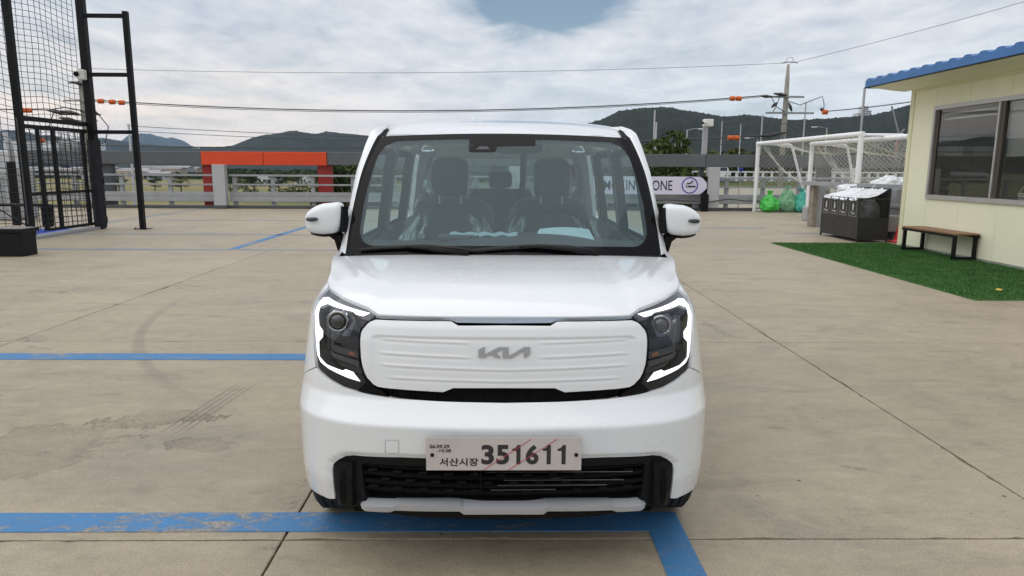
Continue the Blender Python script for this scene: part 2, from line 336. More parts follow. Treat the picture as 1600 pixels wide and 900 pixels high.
# ---------------------------------------------------------------- the deck: cast slabs, painted lines
def concrete():
    m=bpy.data.materials.new('concrete'); m.use_nodes=True; t=m.node_tree; b=t.nodes['Principled BSDF']; l=t.links.new
    g=N(t,'ShaderNodeNewGeometry'); P_=g.outputs['Position']; sx=N(t,'ShaderNodeSeparateXYZ'); l(P_,sx.inputs[0]); x,y,_=sx.outputs
    def noi(scale,detail=6,rough=.6,sc=(1,1,1),dist=0,loc=(0,0,0)):
        mp=N(t,'ShaderNodeMapping'); mp.inputs['Scale'].default_value=sc; mp.inputs['Location'].default_value=loc; l(P_,mp.inputs[0])
        n=N(t,'ShaderNodeTexNoise',inp={'Scale':scale,'Detail':detail,'Roughness':rough,'Distortion':dist}); l(mp.outputs[0],n.inputs['Vector']); return n.outputs['Fac']
    big=noi(.35,6,.62); mid=noi(1.6,7,.68,dist=.6); fine=noi(28,6,.72); grain=noi(160,3,.7); streak=noi(2.0,7,.72,(.8,2.4,1),.9); blot=noi(.9,8,.72,(1,1.7,1),1.2,(5,3,0))
    f=M(t,'ADD',M(t,'ADD',M(t,'MULTIPLY',big,.34),M(t,'MULTIPLY',mid,.26)),M(t,'ADD',M(t,'MULTIPLY',streak,.26),M(t,'MULTIPLY',fine,.14)))
    c=ramp(t,[(.29,(.190,.158,.114)),(.44,(.305,.257,.186)),(.56,(.372,.318,.234)),(.71,(.46,.402,.306))],f).outputs[0]
    # grey scuffed patches and pale laitance
    c=MIX(t,M(t,'MULTIPLY',ramp(t,[(.52,0),(.68,1)],blot).outputs[0],.55),c,(.215,.195,.165))
    c=MIX(t,M(t,'MULTIPLY',ramp(t,[(.60,0),(.74,1)],streak).outputs[0],.28),c,(.46,.43,.38))
    c=MIX(t,M(t,'MULTIPLY',ramp(t,[(.30,1),(.42,0)],streak).outputs[0],.40),c,(.16,.142,.118))
    c=MIX(t,1.0,c,ramp(t,[(.30,.62),(.5,1.0),(.70,1.30)],grain).outputs[0],'MULTIPLY')
    c=MIX(t,1.0,c,ramp(t,[(.30,.89),(.5,1.0),(.70,1.09)],noi(9,6,.75,(1,1.5,1),.5)).outputs[0],'MULTIPLY')
    # hairline cracks
    cvo=N(t,'ShaderNodeTexVoronoi',feature='DISTANCE_TO_EDGE',inp={'Scale':.42}); cmp_=N(t,'ShaderNodeVectorMath',operation='ADD'); cno=N(t,'ShaderNodeTexNoise',inp={'Scale':1.6,'Detail':7,'Roughness':.7}); l(P_,cno.inputs['Vector']); l(P_,cmp_.inputs[0]); l(cno.outputs['Color'],cmp_.inputs[1]); l(cmp_.outputs[0],cvo.inputs['Vector'])
    crk=M(t,'MULTIPLY',ramp(t,[(.0,1),(.0035,.6),(.006,0)],cvo.outputs['Distance']).outputs[0],ramp(t,[(.54,0),(.60,1)],blot).outputs[0])
    c=MIX(t,M(t,'MULTIPLY',crk,.6),c,(.06,.05,.04))
    # small dark pits
    vo=N(t,'ShaderNodeTexVoronoi',inp={'Scale':5.6,'Randomness':1}); l(P_,vo.inputs['Vector'])
    sc=N(t,'ShaderNodeSeparateColor'); l(vo.outputs['Color'],sc.inputs[0])
    pit=M(t,'MULTIPLY',M(t,'LESS_THAN',vo.outputs['Distance'],M(t,'MULTIPLY',sc.outputs[0],.060)),M(t,'GREATER_THAN',sc.outputs[1],.35))
    c=MIX(t,M(t,'MULTIPLY',pit,.8),c,(.035,.03,.028))
    # spalled patch left of the car
    def blob(cx,cy,rx,ry,rot=0):
        dx=M(t,'SUBTRACT',x,cx); dy=M(t,'SUBTRACT',y,cy); ca,sa=math.cos(rot),math.sin(rot)
        u=M(t,'ADD',M(t,'MULTIPLY',dx,ca),M(t,'MULTIPLY',dy,sa)); v=M(t,'SUBTRACT',M(t,'MULTIPLY',dy,ca),M(t,'MULTIPLY',dx,sa))
        return M(t,'SQRT',M(t,'ADD',M(t,'POWER',M(t,'DIVIDE',u,rx),2.),M(t,'POWER',M(t,'DIVIDE',v,ry),2.)))
    wob=noi(3.2,7,.72,dist=.8)
    sd=M(t,'MINIMUM',M(t,'MINIMUM',blob(-2.60,3.42,.72,.42,.5),blob(-2.02,3.98,.46,.17,.25)),blob(-1.62,3.60,.22,.10,-.15))
    sp=ramp(t,[(.80,1),(.84,0)],M(t,'ADD',sd,M(t,'MULTIPLY',M(t,'SUBTRACT',wob,.5),2.3))).outputs[0]
    rim=M(t,'MULTIPLY',ramp(t,[(.79,0),(.825,1),(.86,0)],M(t,'ADD',sd,M(t,'MULTIPLY',M(t,'SUBTRACT',wob,.5),2.3))).outputs[0],ramp(t,[(.45,0),(.60,1)],mid).outputs[0])
    rough=noi(38,6,.8)
    c=MIX(t,M(t,'MULTIPLY',sp,M(t,'MULTIPLY',ramp(t,[(.42,.15),(.60,1)],mid).outputs[0],.75)),c,ramp(t,[(.38,(.11,.09,.066)),(.62,(.34,.285,.21))],rough).outputs[0])
    c=MIX(t,M(t,'MULTIPLY',rim,.85),c,(.045,.037,.03))
    c=MIX(t,M(t,'MULTIPLY',ramp(t,[(.5,1),(1.25,0)],blob(-1.75,3.45,.9,.6,.2)).outputs[0],M(t,'MULTIPLY',ramp(t,[(.35,0),(.62,1)],mid).outputs[0],.40)),c,(.15,.14,.13))
    # tyre marks: one wide arc and one short ribbed print
    ar=M(t,'SQRT',M(t,'ADD',M(t,'POWER',M(t,'SUBTRACT',x,ARC[0]),2.),M(t,'POWER',M(t,'SUBTRACT',y,ARC[1]),2.)))
    arc=M(t,'MULTIPLY',ramp(t,[(.0,0),(.25,1),(.75,.8),(1,0)],M(t,'DIVIDE',M(t,'SUBTRACT',ar,ARC[2]-.05),.12)).outputs[0],M(t,'MULTIPLY',M(t,'MULTIPLY',M(t,'GREATER_THAN',y,3.9),M(t,'LESS_THAN',x,-1.6)),ramp(t,[(3.9/10,0),(.50,1),(.66,1),(.84,0)],M(t,'MULTIPLY',y,.1)).outputs[0]))
    c=MIX(t,M(t,'MULTIPLY',arc,M(t,'MULTIPLY',ramp(t,[(.3,.2),(.6,.7)],fine).outputs[0],.75)),c,(.16,.142,.118))
    u=M(t,'SUBTRACT',M(t,'SUBTRACT',x,-1.78),M(t,'MULTIPLY',M(t,'SUBTRACT',y,4.2),.10))
    ribs=M(t,'GREATER_THAN',M(t,'SINE',M(t,'MULTIPLY',u,150.)),-.1)
    trk=M(t,'MULTIPLY',M(t,'MULTIPLY',M(t,'LESS_THAN',M(t,'ABSOLUTE',u),.085),ribs),ramp(t,[(.37,0),(.39,1),(.45,.9),(.475,0)],M(t,'MULTIPLY',y,.1)).outputs[0])
    c=MIX(t,M(t,'MULTIPLY',trk,M(t,'MULTIPLY',ramp(t,[(.35,.25),(.6,.75)],fine).outputs[0],.8)),c,(.085,.078,.07))
    oi=N(t,'ShaderNodeObjectInfo'); c=MIX(t,1.0,c,ramp(t,[(0,.95),(1,1.05)],oi.outputs['Random']).outputs[0],'MULTIPLY')
    l(c,b.inputs['Base Color']); b.inputs['Specular IOR Level'].default_value=.5
    l(ramp(t,[(.3,.46),(.7,.70)],mid).outputs[0],b.inputs['Roughness'])
    h=M(t,'ADD',M(t,'ADD',M(t,'MULTIPLY',fine,.45),M(t,'MULTIPLY',grain,.30)),M(t,'SUBTRACT',M(t,'MULTIPLY',streak,.3),M(t,'ADD',M(t,'MULTIPLY',pit,.8),M(t,'MULTIPLY',sp,M(t,'ADD',.25,M(t,'MULTIPLY',rough,1.3))))))
    bp=N(t,'ShaderNodeBump',inp={'Strength':.55,'Distance':.012}); l(h,bp.inputs['Height']); l(bp.outputs[0],b.inputs['Normal'])
    MT['concrete']=m
def circ(p,q,r):
    ax,ay=p;bx,by=q;cx,cy=r; d=2*(ax*(by-cy)+bx*(cy-ay)+cx*(ay-by))
    ux=((ax*ax+ay*ay)*(by-cy)+(bx*bx+by*by)*(cy-ay)+(cx*cx+cy*cy)*(ay-by))/d; uy=((ax*ax+ay*ay)*(cx-bx)+(bx*bx+by*by)*(ax-cx)+(cx*cx+cy*cy)*(bx-ax))/d
    return ux,uy,math.hypot(ax-ux,ay-uy)
ARC=circ((-3.55,7.6),(-3.10,5.93),(-2.0,4.39)); concrete()
def paint(k,c,wear):
    m=bpy.data.materials.new(k); m.use_nodes=True; t=m.node_tree; b=t.nodes['Principled BSDF']; l=t.links.new
    g=N(t,'ShaderNodeNewGeometry'); n=N(t,'ShaderNodeTexNoise',inp={'Scale':9,'Detail':8,'Roughness':.75,'Distortion':.8}); mp=N(t,'ShaderNodeMapping'); mp.inputs['Scale'].default_value=(.7,1.6,1); l(g.outputs['Position'],mp.inputs[0]); l(mp.outputs[0],n.inputs['Vector'])
    n2=N(t,'ShaderNodeTexNoise',inp={'Scale':.9,'Detail':4,'Roughness':.6}); l(g.outputs['Position'],n2.inputs['Vector'])
    n3=N(t,'ShaderNodeTexNoise',inp={'Scale':60,'Detail':4,'Roughness':.7}); l(g.outputs['Position'],n3.inputs['Vector'])
    e=M(t,'ADD',n.outputs['Fac'],M(t,'MULTIPLY',M(t,'SUBTRACT',n2.outputs['Fac'],.5),.75))
    w=ramp(t,[(wear-.03,0),(wear+.09,.9)],e).outputs[0]
    col=ramp(t,[(.3,tuple(v*.75 for v in c)),(.7,tuple(v*1.2 for v in c))],M(t,'ADD',M(t,'MULTIPLY',n2.outputs['Fac'],.5),M(t,'MULTIPLY',n3.outputs['Fac'],.5))).outputs[0]
    worn=ramp(t,[(.35,(.17,.15,.12)),(.65,(.36,.32,.26))],n3.outputs['Fac']).outputs[0]
    l(MIX(t,w,col,worn),b.inputs['Base Color']); b.inputs['Roughness'].default_value=.62
    bp=N(t,'ShaderNodeBump',inp={'Strength':.4,'Distance':.006}); l(M(t,'SUBTRACT',M(t,'MULTIPLY',n3.outputs['Fac'],.5),w),bp.inputs['Height']); l(bp.outputs[0],b.inputs['Normal'])
    MT[k]=m
paint('blue_paint',(.050,.185,.39),.565); paint('blue_paint_thin',(.15,.23,.34),.50)
mk('joint_dark',(.035,.031,.027),.95)
deck=tag(MB().box(-46,46,-22,25.75,-.9,-.03).build('rooftop_deck','kerb_dark'),kind='structure')
jt=MB().box(-45.9,45.9,-21.9,25.3,-.029,-.016).build('joint_filler','joint_dark',deck)
GX,GY,GS=-.87,2.615,3.25
slabs={}
for i in range(-9,10):
    for j in range(-4,7):
        x0,y0=GX+i*GS,GY+j*GS; w=.0045
        near=abs(i+.5)<3 and -2<j<3; w=.0042
        x1,y1=x0+GS,min(y0+GS,25.25)
        if y1-y0<.2: continue
        rr=random.Random(i*31+j); 
        if near:
            o=[]
            for (ax,ay),(bx,by),(nx,ny) in (((x0+w,y0+w),(x1-w,y0+w),(0,1)),((x1-w,y0+w),(x1-w,y1-w),(-1,0)),((x1-w,y1-w),(x0+w,y1-w),(0,-1)),((x0+w,y1-w),(x0+w,y0+w),(1,0))):
                for k in range(70):
                    f=k/70; q=rr.uniform(-.0012,.0018)+max(0,noise.noise((ax+f*9,ay*3+i,j*5.)))**3*.05+(rr.uniform(.004,.011) if rr.random()<.03 else 0)
                    if k==0: q=0
                    o.append((ax+(bx-ax)*f+nx*q,ay+(by-ay)*f+ny*q))
            mb=MB(); n_=len(o); cx_,cy_=(x0+x1)/2,(y0+y1)/2
            mb.v=[(a,b,-.0025) for a,b in o]+[(a+(cx_-a)*.003,b+(cy_-b)*.003,0) for a,b in o]+[(a,b,-.1) for a,b in o]
            mb.f=[(k,(k+1)%n_,n_+(k+1)%n_,n_+k) for k in range(n_)]+[tuple(range(n_,2*n_))]+[(2*n_+k,2*n_+(k+1)%n_,(k+1)%n_,k) for k in range(n_)]
            mb.build('slab','concrete',deck)
        else: MB().box(x0+w,x1-w,y0+w,y1-w,-.10,0,.004).build('slab','concrete',deck)
def line(x0,x1,y0,y1,m='blue_paint',z=.0035):
    MB().box(x0,x1,y0,y1,.0004,z).build('painted_line',m,deck)
line(-14,.755,2.675,2.835); line(.61,.755,-3,2.672); line(-14,-.6,5.27,5.45)
line(-9.4,0.,12.46,12.62,'blue_paint_thin'); line(-4.90,-4.74,12.63,19.5); line(-9.3,0.5,15.28,15.42,'blue_paint_thin'); line(-9.3,-1.,19.4,19.52,'blue_paint_thin')
line(-10.4,-10.25,17.6,25,'blue_paint_thin')
line(5.0,6.6,17.6,17.75,'blue_paint_thin'); line(4.9,5.05,17.76,24.8,'blue_paint_thin'); line(6.6,8,16.2,16.32,'blue_paint_thin')
# ---------------------------------------------------------------- the car
CX,CY=0.010,2.25      # car centre line, front of the bumper
def lerp_tab(tab,x):
    if x<=tab[0][0]: return tab[0][1]
    for (a,b),(c,d) in zip(tab,tab[1:]):
        if x<=c: return b+(d-b)*(x-a)/(c-a)
    return tab[-1][1]
def smooth_tab(tab,x,r):
    return sum(lerp_tab(tab,x+r*k)*w for k,w in ((-1,.12),(-.5,.22),(0,.32),(.5,.22),(1,.12)))
def sstep(a,b,x):
    x=max(0.,min(1.,(x-a)/(b-a))); return x*x*(3-2*x)
# plan outline of half the body: (u,s) smoothed by Chaikin, indexed by arc length
_pl=[(0,0),(.2,.006),(.4,.028),(.53,.062),(.64,.118),(.72,.195),(.768,.29),(.79,.40),(.7975,.56),(.7975,1.0),(.7975,2.0),(.7975,2.9),(.795,3.25),(.77,3.45),(.70,3.545),(.55,3.58),(.25,3.595),(0,3.6)]
for _ in range(3):
    q=[_pl[0]]
    for a,b in zip(_pl,_pl[1:]):
        q+=[(a[0]*.75+b[0]*.25,a[1]*.75+b[1]*.25),(a[0]*.25+b[0]*.75,a[1]*.25+b[1]*.75)]
    _pl=q+[_pl[-1]]
_L=[0.]
for a,b in zip(_pl,_pl[1:]): _L.append(_L[-1]+math.hypot(b[0]-a[0],b[1]-a[1]))
_UT=[(l,p[0]) for l,p in zip(_L,_pl)]; _ST=[(l,p[1]) for l,p in zip(_L,_pl)]
def _look(tab,x):
    i=bisect.bisect_left(_L,x)
    if i<=0: return tab[0][1]
    if i>=len(tab): return tab[-1][1]
    a,b=tab[i-1],tab[i]
    return b[1] if b[0]==a[0] else a[1]+(b[1]-a[1])*(x-a[0])/(b[0]-a[0])
S0=[(.10,.16),(.20,.085),(.28,.05),(.36,.028),(.48,.016),(.603,0.),(.64,.026),(.682,.052),(.72,.052),(.80,.056),(.88,.066),(.93,.08),(.97,.105),(1.0,.135),(1.04,.19),(1.08,.26),(1.14,.38)]
WZ=[(.1,.755),(.2,.788),(.28,.798),(.4,.801),(.6,.7985),(.7,.789),(.8,.775),(.9,.760),(1.0,.752),(1.1,.746),(1.2,.735),(1.287,.719),(1.451,.70),(1.578,.673),(1.64,.652),(1.68,.618),(1.70,.575)]
def P(t,z):
    """point of the outer skin: t metres round the plan outline from the middle of the front, z height"""
    a=abs(t); u=_look(_UT,a); sp=_look(_ST,a)
    zz=z+.008*sstep(.25,.95,a)*(1-sstep(.62,.80,z))
    s=sp+smooth_tab(S0,zz,.0065)*(1-sstep(.12,.75,sp))
    if sp>2.9: s-= (sp-2.9)/.7*.10*sstep(.9,1.6,z)
    u*=smooth_tab(WZ,z,.04)/.7975*(1-.07*sstep(.93,1.06,z)*(1-sstep(.40,.95,sp))*sstep(.3,.6,a))
    return (CX+math.copysign(u,t),CY+s,z)

_side=[(l,s) for l,(u,s) in zip(_L,_pl)]
def tS(d):
    """plan arc length where the side reaches d metres behind the bumper"""
    for (a,b),(c,e) in zip(_side,_side[1:]):
        if e>=d: return a+(c-a)*(d-b)/max(1e-9,e-b)
    return _L[-1]
car=thing('parked_car',(CX,CY+1.8,0),'white boxy compact van parked in the middle of the deck, seen head-on','car')
def inside(pt,poly):
    x,y=pt;c=False;j=len(poly)-1
    for i in range(len(poly)):
        xi,yi=poly[i];xj,yj=poly[j]
        if (yi>y)!=(yj>y) and x<(xj-xi)*(y-yi)/(yj-yi)+xi: c=not c
        j=i
    return c
def seg_dist(p,a,b):
    ax,ay=a;bx,by=b;dx,dy=bx-ax,by-ay;l=dx*dx+dy*dy
    k=0 if l==0 else max(0,min(1,((p[0]-ax)*dx+(p[1]-ay)*dy)/l)); return math.hypot(p[0]-ax-k*dx,p[1]-ay-k*dy)
def pdist(p,line): return min(seg_dist(p,a,b) for a,b in zip(line,line[1:]))
def densify(poly,st):
    o=[]
    for a,b in zip(poly,poly[1:]+poly[:1]):
        n=max(1,int(math.ceil(math.hypot(b[0]-a[0],b[1]-a[1])/st)))
        o+=[(a[0]+(b[0]-a[0])*k/n,a[1]+(b[1]-a[1])*k/n) for k in range(n)]
    return o
def densify_open(ln,st):
    o=[]
    for a,b in zip(ln,ln[1:]):
        n=max(1,int(math.ceil(math.hypot(b[0]-a[0],b[1]-a[1])/st))); o+=[(a[0]+(b[0]-a[0])*k/n,a[1]+(b[1]-a[1])*k/n) for k in range(n)]
    return o+[ln[-1]]
def smoothpoly(poly,it=1,keep=()):
    """round the corners of a closed outline"""
    for _ in range(it):
        o=[]
        n=len(poly)
        for i in range(n):
            a,b,c=poly[i-1],poly[i],poly[(i+1)%n]
            if i in keep and it==1: o.append(b); continue
            o+=[(b[0]+(a[0]-b[0])*.25,b[1]+(a[1]-b[1])*.25),(b[0]+(c[0]-b[0])*.25,b[1]+(c[1]-b[1])*.25)]
        poly=o
    return poly
def patch(name,poly,m,parent,step=(.025,.025),off=0.,disp=None,depth=.02,surf=None,lines=(),smooth=True,flange=None):
    """sheet lying on a surface: outline in surface coordinates, offset along the normal, with a returned edge"""
    surf=surf or P
    bd=densify(poly,min(step)*1.0 if min(step)>.012 else .015); pts=list(bd); n=len(bd)
    us=[p[0] for p in bd]; vs=[p[1] for p in bd]
    extra=[]
    for ln in lines: extra+=densify_open(ln,step[0])
    u=min(us)
    iu=int((max(us)-min(us))/step[0])+1; iv=int((max(vs)-min(vs))/step[1])+1
    edges=list(zip(bd,bd[1:]+bd[:1])); md=.35*min(step)
    for i in range(iu+1):
        for j in range(iv+1):
            p=(min(us)+i*step[0],min(vs)+j*step[1])
            if not inside(p,bd): continue
            if any(abs(a[0]-p[0])<2*step[0] and abs(a[1]-p[1])<2*step[1] and seg_dist(p,a,b)<md for a,b in edges): continue
            pts.append(p)
    for p in extra:
        if inside(p,bd): pts.append(p)
    vo,_,fo,*_=delaunay_2d_cdt([Vector(p) for p in pts],[(i,(i+1)%n) for i in range(n)],[],0,1e-6)
    h=.004
    def nrm(t,z):
        a=Vector(surf(t+h,z))-Vector(surf(t-h,z)); b=Vector(surf(t,z+h))-Vector(surf(t,z-h)); return a.cross(b).normalized()
    V=[];NR=[]
    for v in vo:
        q=nrm(v.x,v.y); NR.append(q); V.append(Vector(surf(v.x,v.y))+q*(off+(disp(v.x,v.y) if disp else 0)))
    F=[]
    for f in fo:
        c=(sum(vo[i].x for i in f)/3,sum(vo[i].y for i in f)/3)
        if inside(c,bd): F.append(tuple(f))
    if F:
        i,j,k=F[0]; 
        if (V[j]-V[i]).cross(V[k]-V[i]).dot(NR[i])<0: F=[f[::-1] for f in F]
    mb=MB(); mb.add(V,F)
    if depth:
        cnt={}
        for f in F:
            for a,b in zip(f,f[1:]+f[:1]): cnt[a,b]=1
        be=[(a,b) for a,b in cnt if (b,a) not in cnt]; ring=sorted({i for e in be for i in e}); ix={v:k for k,v in enumerate(ring)}
        r=len(ring); mb.add([V[i] for i in ring]+[V[i]-NR[i]*depth for i in ring],[(ix[a],r+ix[a],r+ix[b],ix[b]) for a,b in be])
    o=mb.build(name,m,parent,smooth)
    return o
def mir(poly): return [(-a,b) for a,b in poly][::-1]
def full(half):
    """closed outline from its right half, listed from the centre line top to the centre line bottom"""
    return half+[(-a,b) for a,b in half[::-1] if abs(a)>1e-6]
HL=[(0.8366,1.0189),(0.7422,1.0138),(0.6798,1.0063),(0.5843,0.9954),(0.5265,0.9909),(0.4954,0.9822),(0.4806,0.9641),(0.5027,0.9456),(0.5293,0.9194),(0.5364,0.8957),(0.5294,0.8346),(0.5143,0.778),(0.4917,0.7335),(0.5245,0.6999),(0.5866,0.7083),(0.6553,0.7273),(0.7259,0.7495),(0.7614,0.8013),(0.7961,0.8858),(0.8424,0.9518),(0.8748,0.9854)]
DRL=[(0.5068,0.97),(0.531,0.9581),(0.567,0.9617),(0.5836,0.9693),(0.7450,0.9785),(0.790,0.9640),(0.756,0.9033),(0.721,0.8885),(0.717,0.8676),(0.741,0.847),(0.724,0.7945),(0.676,0.7750),(0.5924,0.7640),(0.5793,0.7709),(0.5472,0.7648),(0.5148,0.7347),(0.5597,0.7411),(0.6597,0.7618),(0.7117,0.7778),(0.737,0.7959),(0.8235,0.9592),(0.8314,0.9699),(0.819,0.9896),(0.7698,0.9964)]
PROJ=[(0.6842,0.945),(0.6638,0.9696),(0.5906,0.9633),(0.5656,0.939),(0.5884,0.8863),(0.6491,0.884),(0.6771,0.9088)]
SIG1=[(0.6815,0.8477),(0.5399,0.836),(0.5361,0.8124),(0.6693,0.8249)]; SIG2=[(0.6767,0.8223),(0.5353,0.8043),(0.5317,0.7837),(0.6581,0.8045)]
# white front bumper: from the lamp line to the sill, notched for the lower intake
AR=.335; AZ=.30; AS=.70
def arch(a0,a1,n=9,s0=AS): return [(tS(s0+AR*math.cos(R(a))),AZ+AR*math.sin(R(a))) for a in lin(a0,a1,n)]
INT=[(0,.4823),(.2645,.4836),(.3558,.4826),(.5334,.4729),(.5667,.4648),(.6031,.4424),(.6272,.4203),(.6345,.3927),(.6352,.36),(.6403,.2668)]
BT=[(0,.679),(.1926,.6804),(.3722,.6843),(.4793,.6917),(.5197,.6966),(.5863,.7059),(.655,.7248),(.725,.7456)]
bump_half=BT+[(.735,.7514),(.8516,.7025)]+arch(105,180,8)+[(.84,.262),(.77,.262),(.6958,.268)]+INT[::-1]
def d_fl(t,z):
    d=pdist((abs(t),z),INT); return -.010*(1-sstep(.0,.017,d-.003))
crease=[(-.82,.600),(-.5,.5985),(0,.6025),(.5,.5985),(.82,.600)]
patch('front_bumper',full(bump_half),'white_paint',car,(.022,.0065),0,d_fl,.022)
CAP=[(.4064,.5502),(.358,.5535),(.360,.503),(.4086,.4995)]
def ringpoly(name,poly,m,parent,w,off,depth,surf=P):
    n=len(poly); cx=sum(p[0] for p in poly)/n; cy=sum(p[1] for p in poly)/n
    mb=MB(); pts=[]
    for a,b in poly: pts.append(Vector(surf(a,b)))
    return mb
cp=smoothpoly(densify([(-a,b) for a,b in CAP],.02),1)
mb=MB(); q=densify(cp,.006); mb.tube([Vector(P(a,b))+Vector((0,-.0006,0)) for a,b in q]+[Vector(P(*q[0]))+Vector((0,-.0006,0))],.0009,5); mb.build('tow_cover_seam','rail_grey',car)
# black backing sheet added so that every gap reads as deep shade
patch('gap_shade_liner',full([(0,.985),(.45,.985),(.70,.99),(.80,.95),(.76,.75),(.70,.5),(.66,.25),(0,.23)]),'black_matt',car,(.06,.05),-.075,None,0)
# lower intake
patch('intake_surround',full([(0,.487),(.2645,.488),(.3558,.487),(.5334,.478),(.5700,.469),(.606,.447),(.631,.424),(.640,.393),(.641,.36),(.645,.263),(.50,.262),(.507,.4367),(.49,.445),(0,.4530)]),'black_plastic',car,(.025,.025),-.016,None,.05)
for s in (1,-1):
    mp=(lambda p:p) if s>0 else mir
    f=patch('fog_surround',mp([(.6172,.4137),(.5861,.4421),(.5349,.4476),(.5492,.2620),(.6194,.2512)]),'black_plastic',car,(.02,.02),-.002,lambda t,z:.006*sstep(.53,.56,abs(t))*(1-sstep(.60,.62,abs(t))),.03)
    patch('air_slot',mp(smoothpoly([(.5824,.4161),(.5575,.4209),(.5748,.2766),(.6024,.2691)],2)),'black_matt',f,(.02,.02),.006,None,.004)
gr=patch('lower_grille',full([(0,.456),(.515,.442),(.53,.29),(0,.27)]),'black_matt',car,(.05,.05),-.06,None,0)
for k,zc in enumerate((.437,.405,.373,.345)):
    mb=MB(); mb.grid(lambda t,a:Vector(P(t,zc+.009*math.sin(a)))+Vector((0,.035-.012*math.cos(a),0)),lin(-.50,.50,30),lin(-2.6,2.6,8)); mb.build('grille_bar','black_matt',gr,True)
for k in range(11):
    for zc,o in ((.421,0),(.389,.045),(.357,0)):
        t=-.46+.09*k+o
        if abs(t)>.48: continue
        p=P(t,zc); MB().box(p[0]-.016,p[0]+.016,p[1]+.018,p[1]+.05,zc-.004,zc+.004,.002).build('grille_tab','grille_dark',gr)
for a,b,zc in ((-.06,.45,.428),(-.045,.2,.404),(.0,.42,.398),(-.02,.36,.379),(-.045,.18,.362)):
    mb=MB(); mb.tube([(CX+a,CY+.05,zc),(CX+b,CY+.055,zc)],.0014,5); mb.build('condenser_pipe','bronze',gr)
MB().box(CX-.082,CX-.078,CY+.04,CY+.05,.365,.438).box(CX-.103,CX-.09,CY+.03,CY+.05,.428,.440).build('sensor_bracket','grille_dark',gr)
# silver skid bar
def sk(t,k):
    a=abs(t)
    top=lerp_tab([(0,.3345),(.19,.3335),(.4945,.321),(.514,.3036)],a); md=lerp_tab([(0,.3055),(.1405,.3031),(.1525,.3138),(.374,.3074),(.3887,.2991),(.4932,.2904),(.514,.288)],a)
    bt=lerp_tab([(0,.2741),(.1393,.2714),(.1546,.2829),(.3853,.275),(.4041,.2668),(.5034,.2595),(.5131,.2627)],a)
    end=1-sstep(.49,.516,a); yo=[.06,.056,-.018*end-.002,.012-.010*end,.06][k]; z=[top-.040,top-.026,md,bt,bt][k]
    p=P(t,z); return (p[0],CY+P(t,.31)[1]-CY+yo,z)
ts=sorted({s*v for v in [0,.05,.1,.1393,.1405,.1525,.1546,.2,.26,.32,.372,.374,.3853,.3887,.404,.44,.4932,.5034,.511,.514] for s in (1,-1)})
MB().grid(sk,ts,[0,1,2,3,4]).build('skid_bar','silver',car,20)
# lower edge lip and black underside
patch('under_lip',full([(0,.30),(.52,.285),(.60,.262),(.60,.225),(.3,.20),(0,.20)]),'black_plastic',car,(.05,.03),-.035,None,.1)
# upper grille opening and smooth closed panel with ribs
patch('upper_intake',full([(0,.735),(.40,.725),(.47,.74),(.53,.72),(.56,.705),(.45,.686),(.25,.679),(0,.675)]),'black_matt',car,(.03,.02),-.030,None,.0)
for k in range(11):
    t=-.40+.08*k; p=P(t,.70); MB().box(p[0]-.003,p[0]+.003,p[1]+.022,p[1]+.06,.676,.722).build('intake_rib','black_matt',car)
sur=[(.4747,.9614),(.4806,.9641),(.5027,.9456),(.5293,.9194),(.5364,.8957),(.5294,.8346),(.5143,.778),(.4917,.7335),(.5245,.6999),(.50,.6935),(.45,.687),(.405,.6855),(.425,.705),(.46,.718),(.497,.757),(.517,.805),(.529,.8748),(.528,.9092),(.4956,.944),(.4706,.953)]
for s in (1,-1): patch('lamp_trim',sur if s>0 else mir(sur),'black_gloss',car,(.02,.02),-.006,None,.02)
PH=[(0,.9403),(.165,.9382),(.1903,.9509),(.4706,.9482),(.4956,.9389),(.523,.9092),(.5239,.8748),(.5117,.8052),(.4911,.759),(.4559,.7227),(.399,.7187),(.2115,.7128),(.1763,.7282),(0,.7303)]
def ph_poly():
    o=[];n=len(PH)
    for i,p in enumerate(PH):
        if 3<=i<=10:
            a,c=PH[i-1],PH[i+1]; o+=[(p[0]+(a[0]-p[0])*.2,p[1]+(a[1]-p[1])*.2),(p[0]+(c[0]-p[0])*.2,p[1]+(c[1]-p[1])*.2)] if i not in (3,10) else [p]
        else: o.append(p)
    return o
def d_panel(t,z):
    a=abs(t); e=.003
    # shallow recess below the shoulder line, faded out at the ends
    zc=lerp_tab([(0,.9042),(.4586,.9021),(.4806,.895),(.49,.8775),(.50,.80)],a)
    rec=sstep(0,.010,zc-z)*(1-sstep(.465,.488,a))
    e-=.0055*rec
    for zz_,lo,hi in ((lerp_tab([(.13,.8814),(.4515,.887)],a),.135,.455),(lerp_tab([(.13,.8319),(.4508,.8391)],a),.135,.455),(lerp_tab([(0,.7896),(.4426,.7985)],a),-1,.447),(lerp_tab([(0,.7497),(.4153,.7553)],a),-1,.418)):
        w=sstep(lo-.03,lo+.02,a)*(1-sstep(hi-.03,hi,a)); x=(z-zz_)/.0062
        if abs(x)<2.2: e+=w*.0021*(math.exp(-(x-.55)**2*2.2)+.0*x-.55*math.exp(-(x+.9)**2*2.2))
    return e
gp=patch('grille_panel',full(ph_poly()),'panel_white',car,(.011,.0032),0,d_panel,.016)
KI=[(358,185),(428,148),(428,250),(595,150),(705,150),(710,270),(890,150),(958,150),(958,245),(890,290),(887,190),(745,290),(640,290),(640,170),(552,218),(620,285),(552,285),(505,240),(430,285),(360,285)]
def kfn(a,b,t):
    u=(a-658)/600*.1815; z=.8535+(219-b)/142*.0365; return Vector(P(u,z))+Vector((0,t,0))
mb=MB(); mb.prism(KI,kfn,.0035,-.0035); mb.build('emblem','emblem',gp)
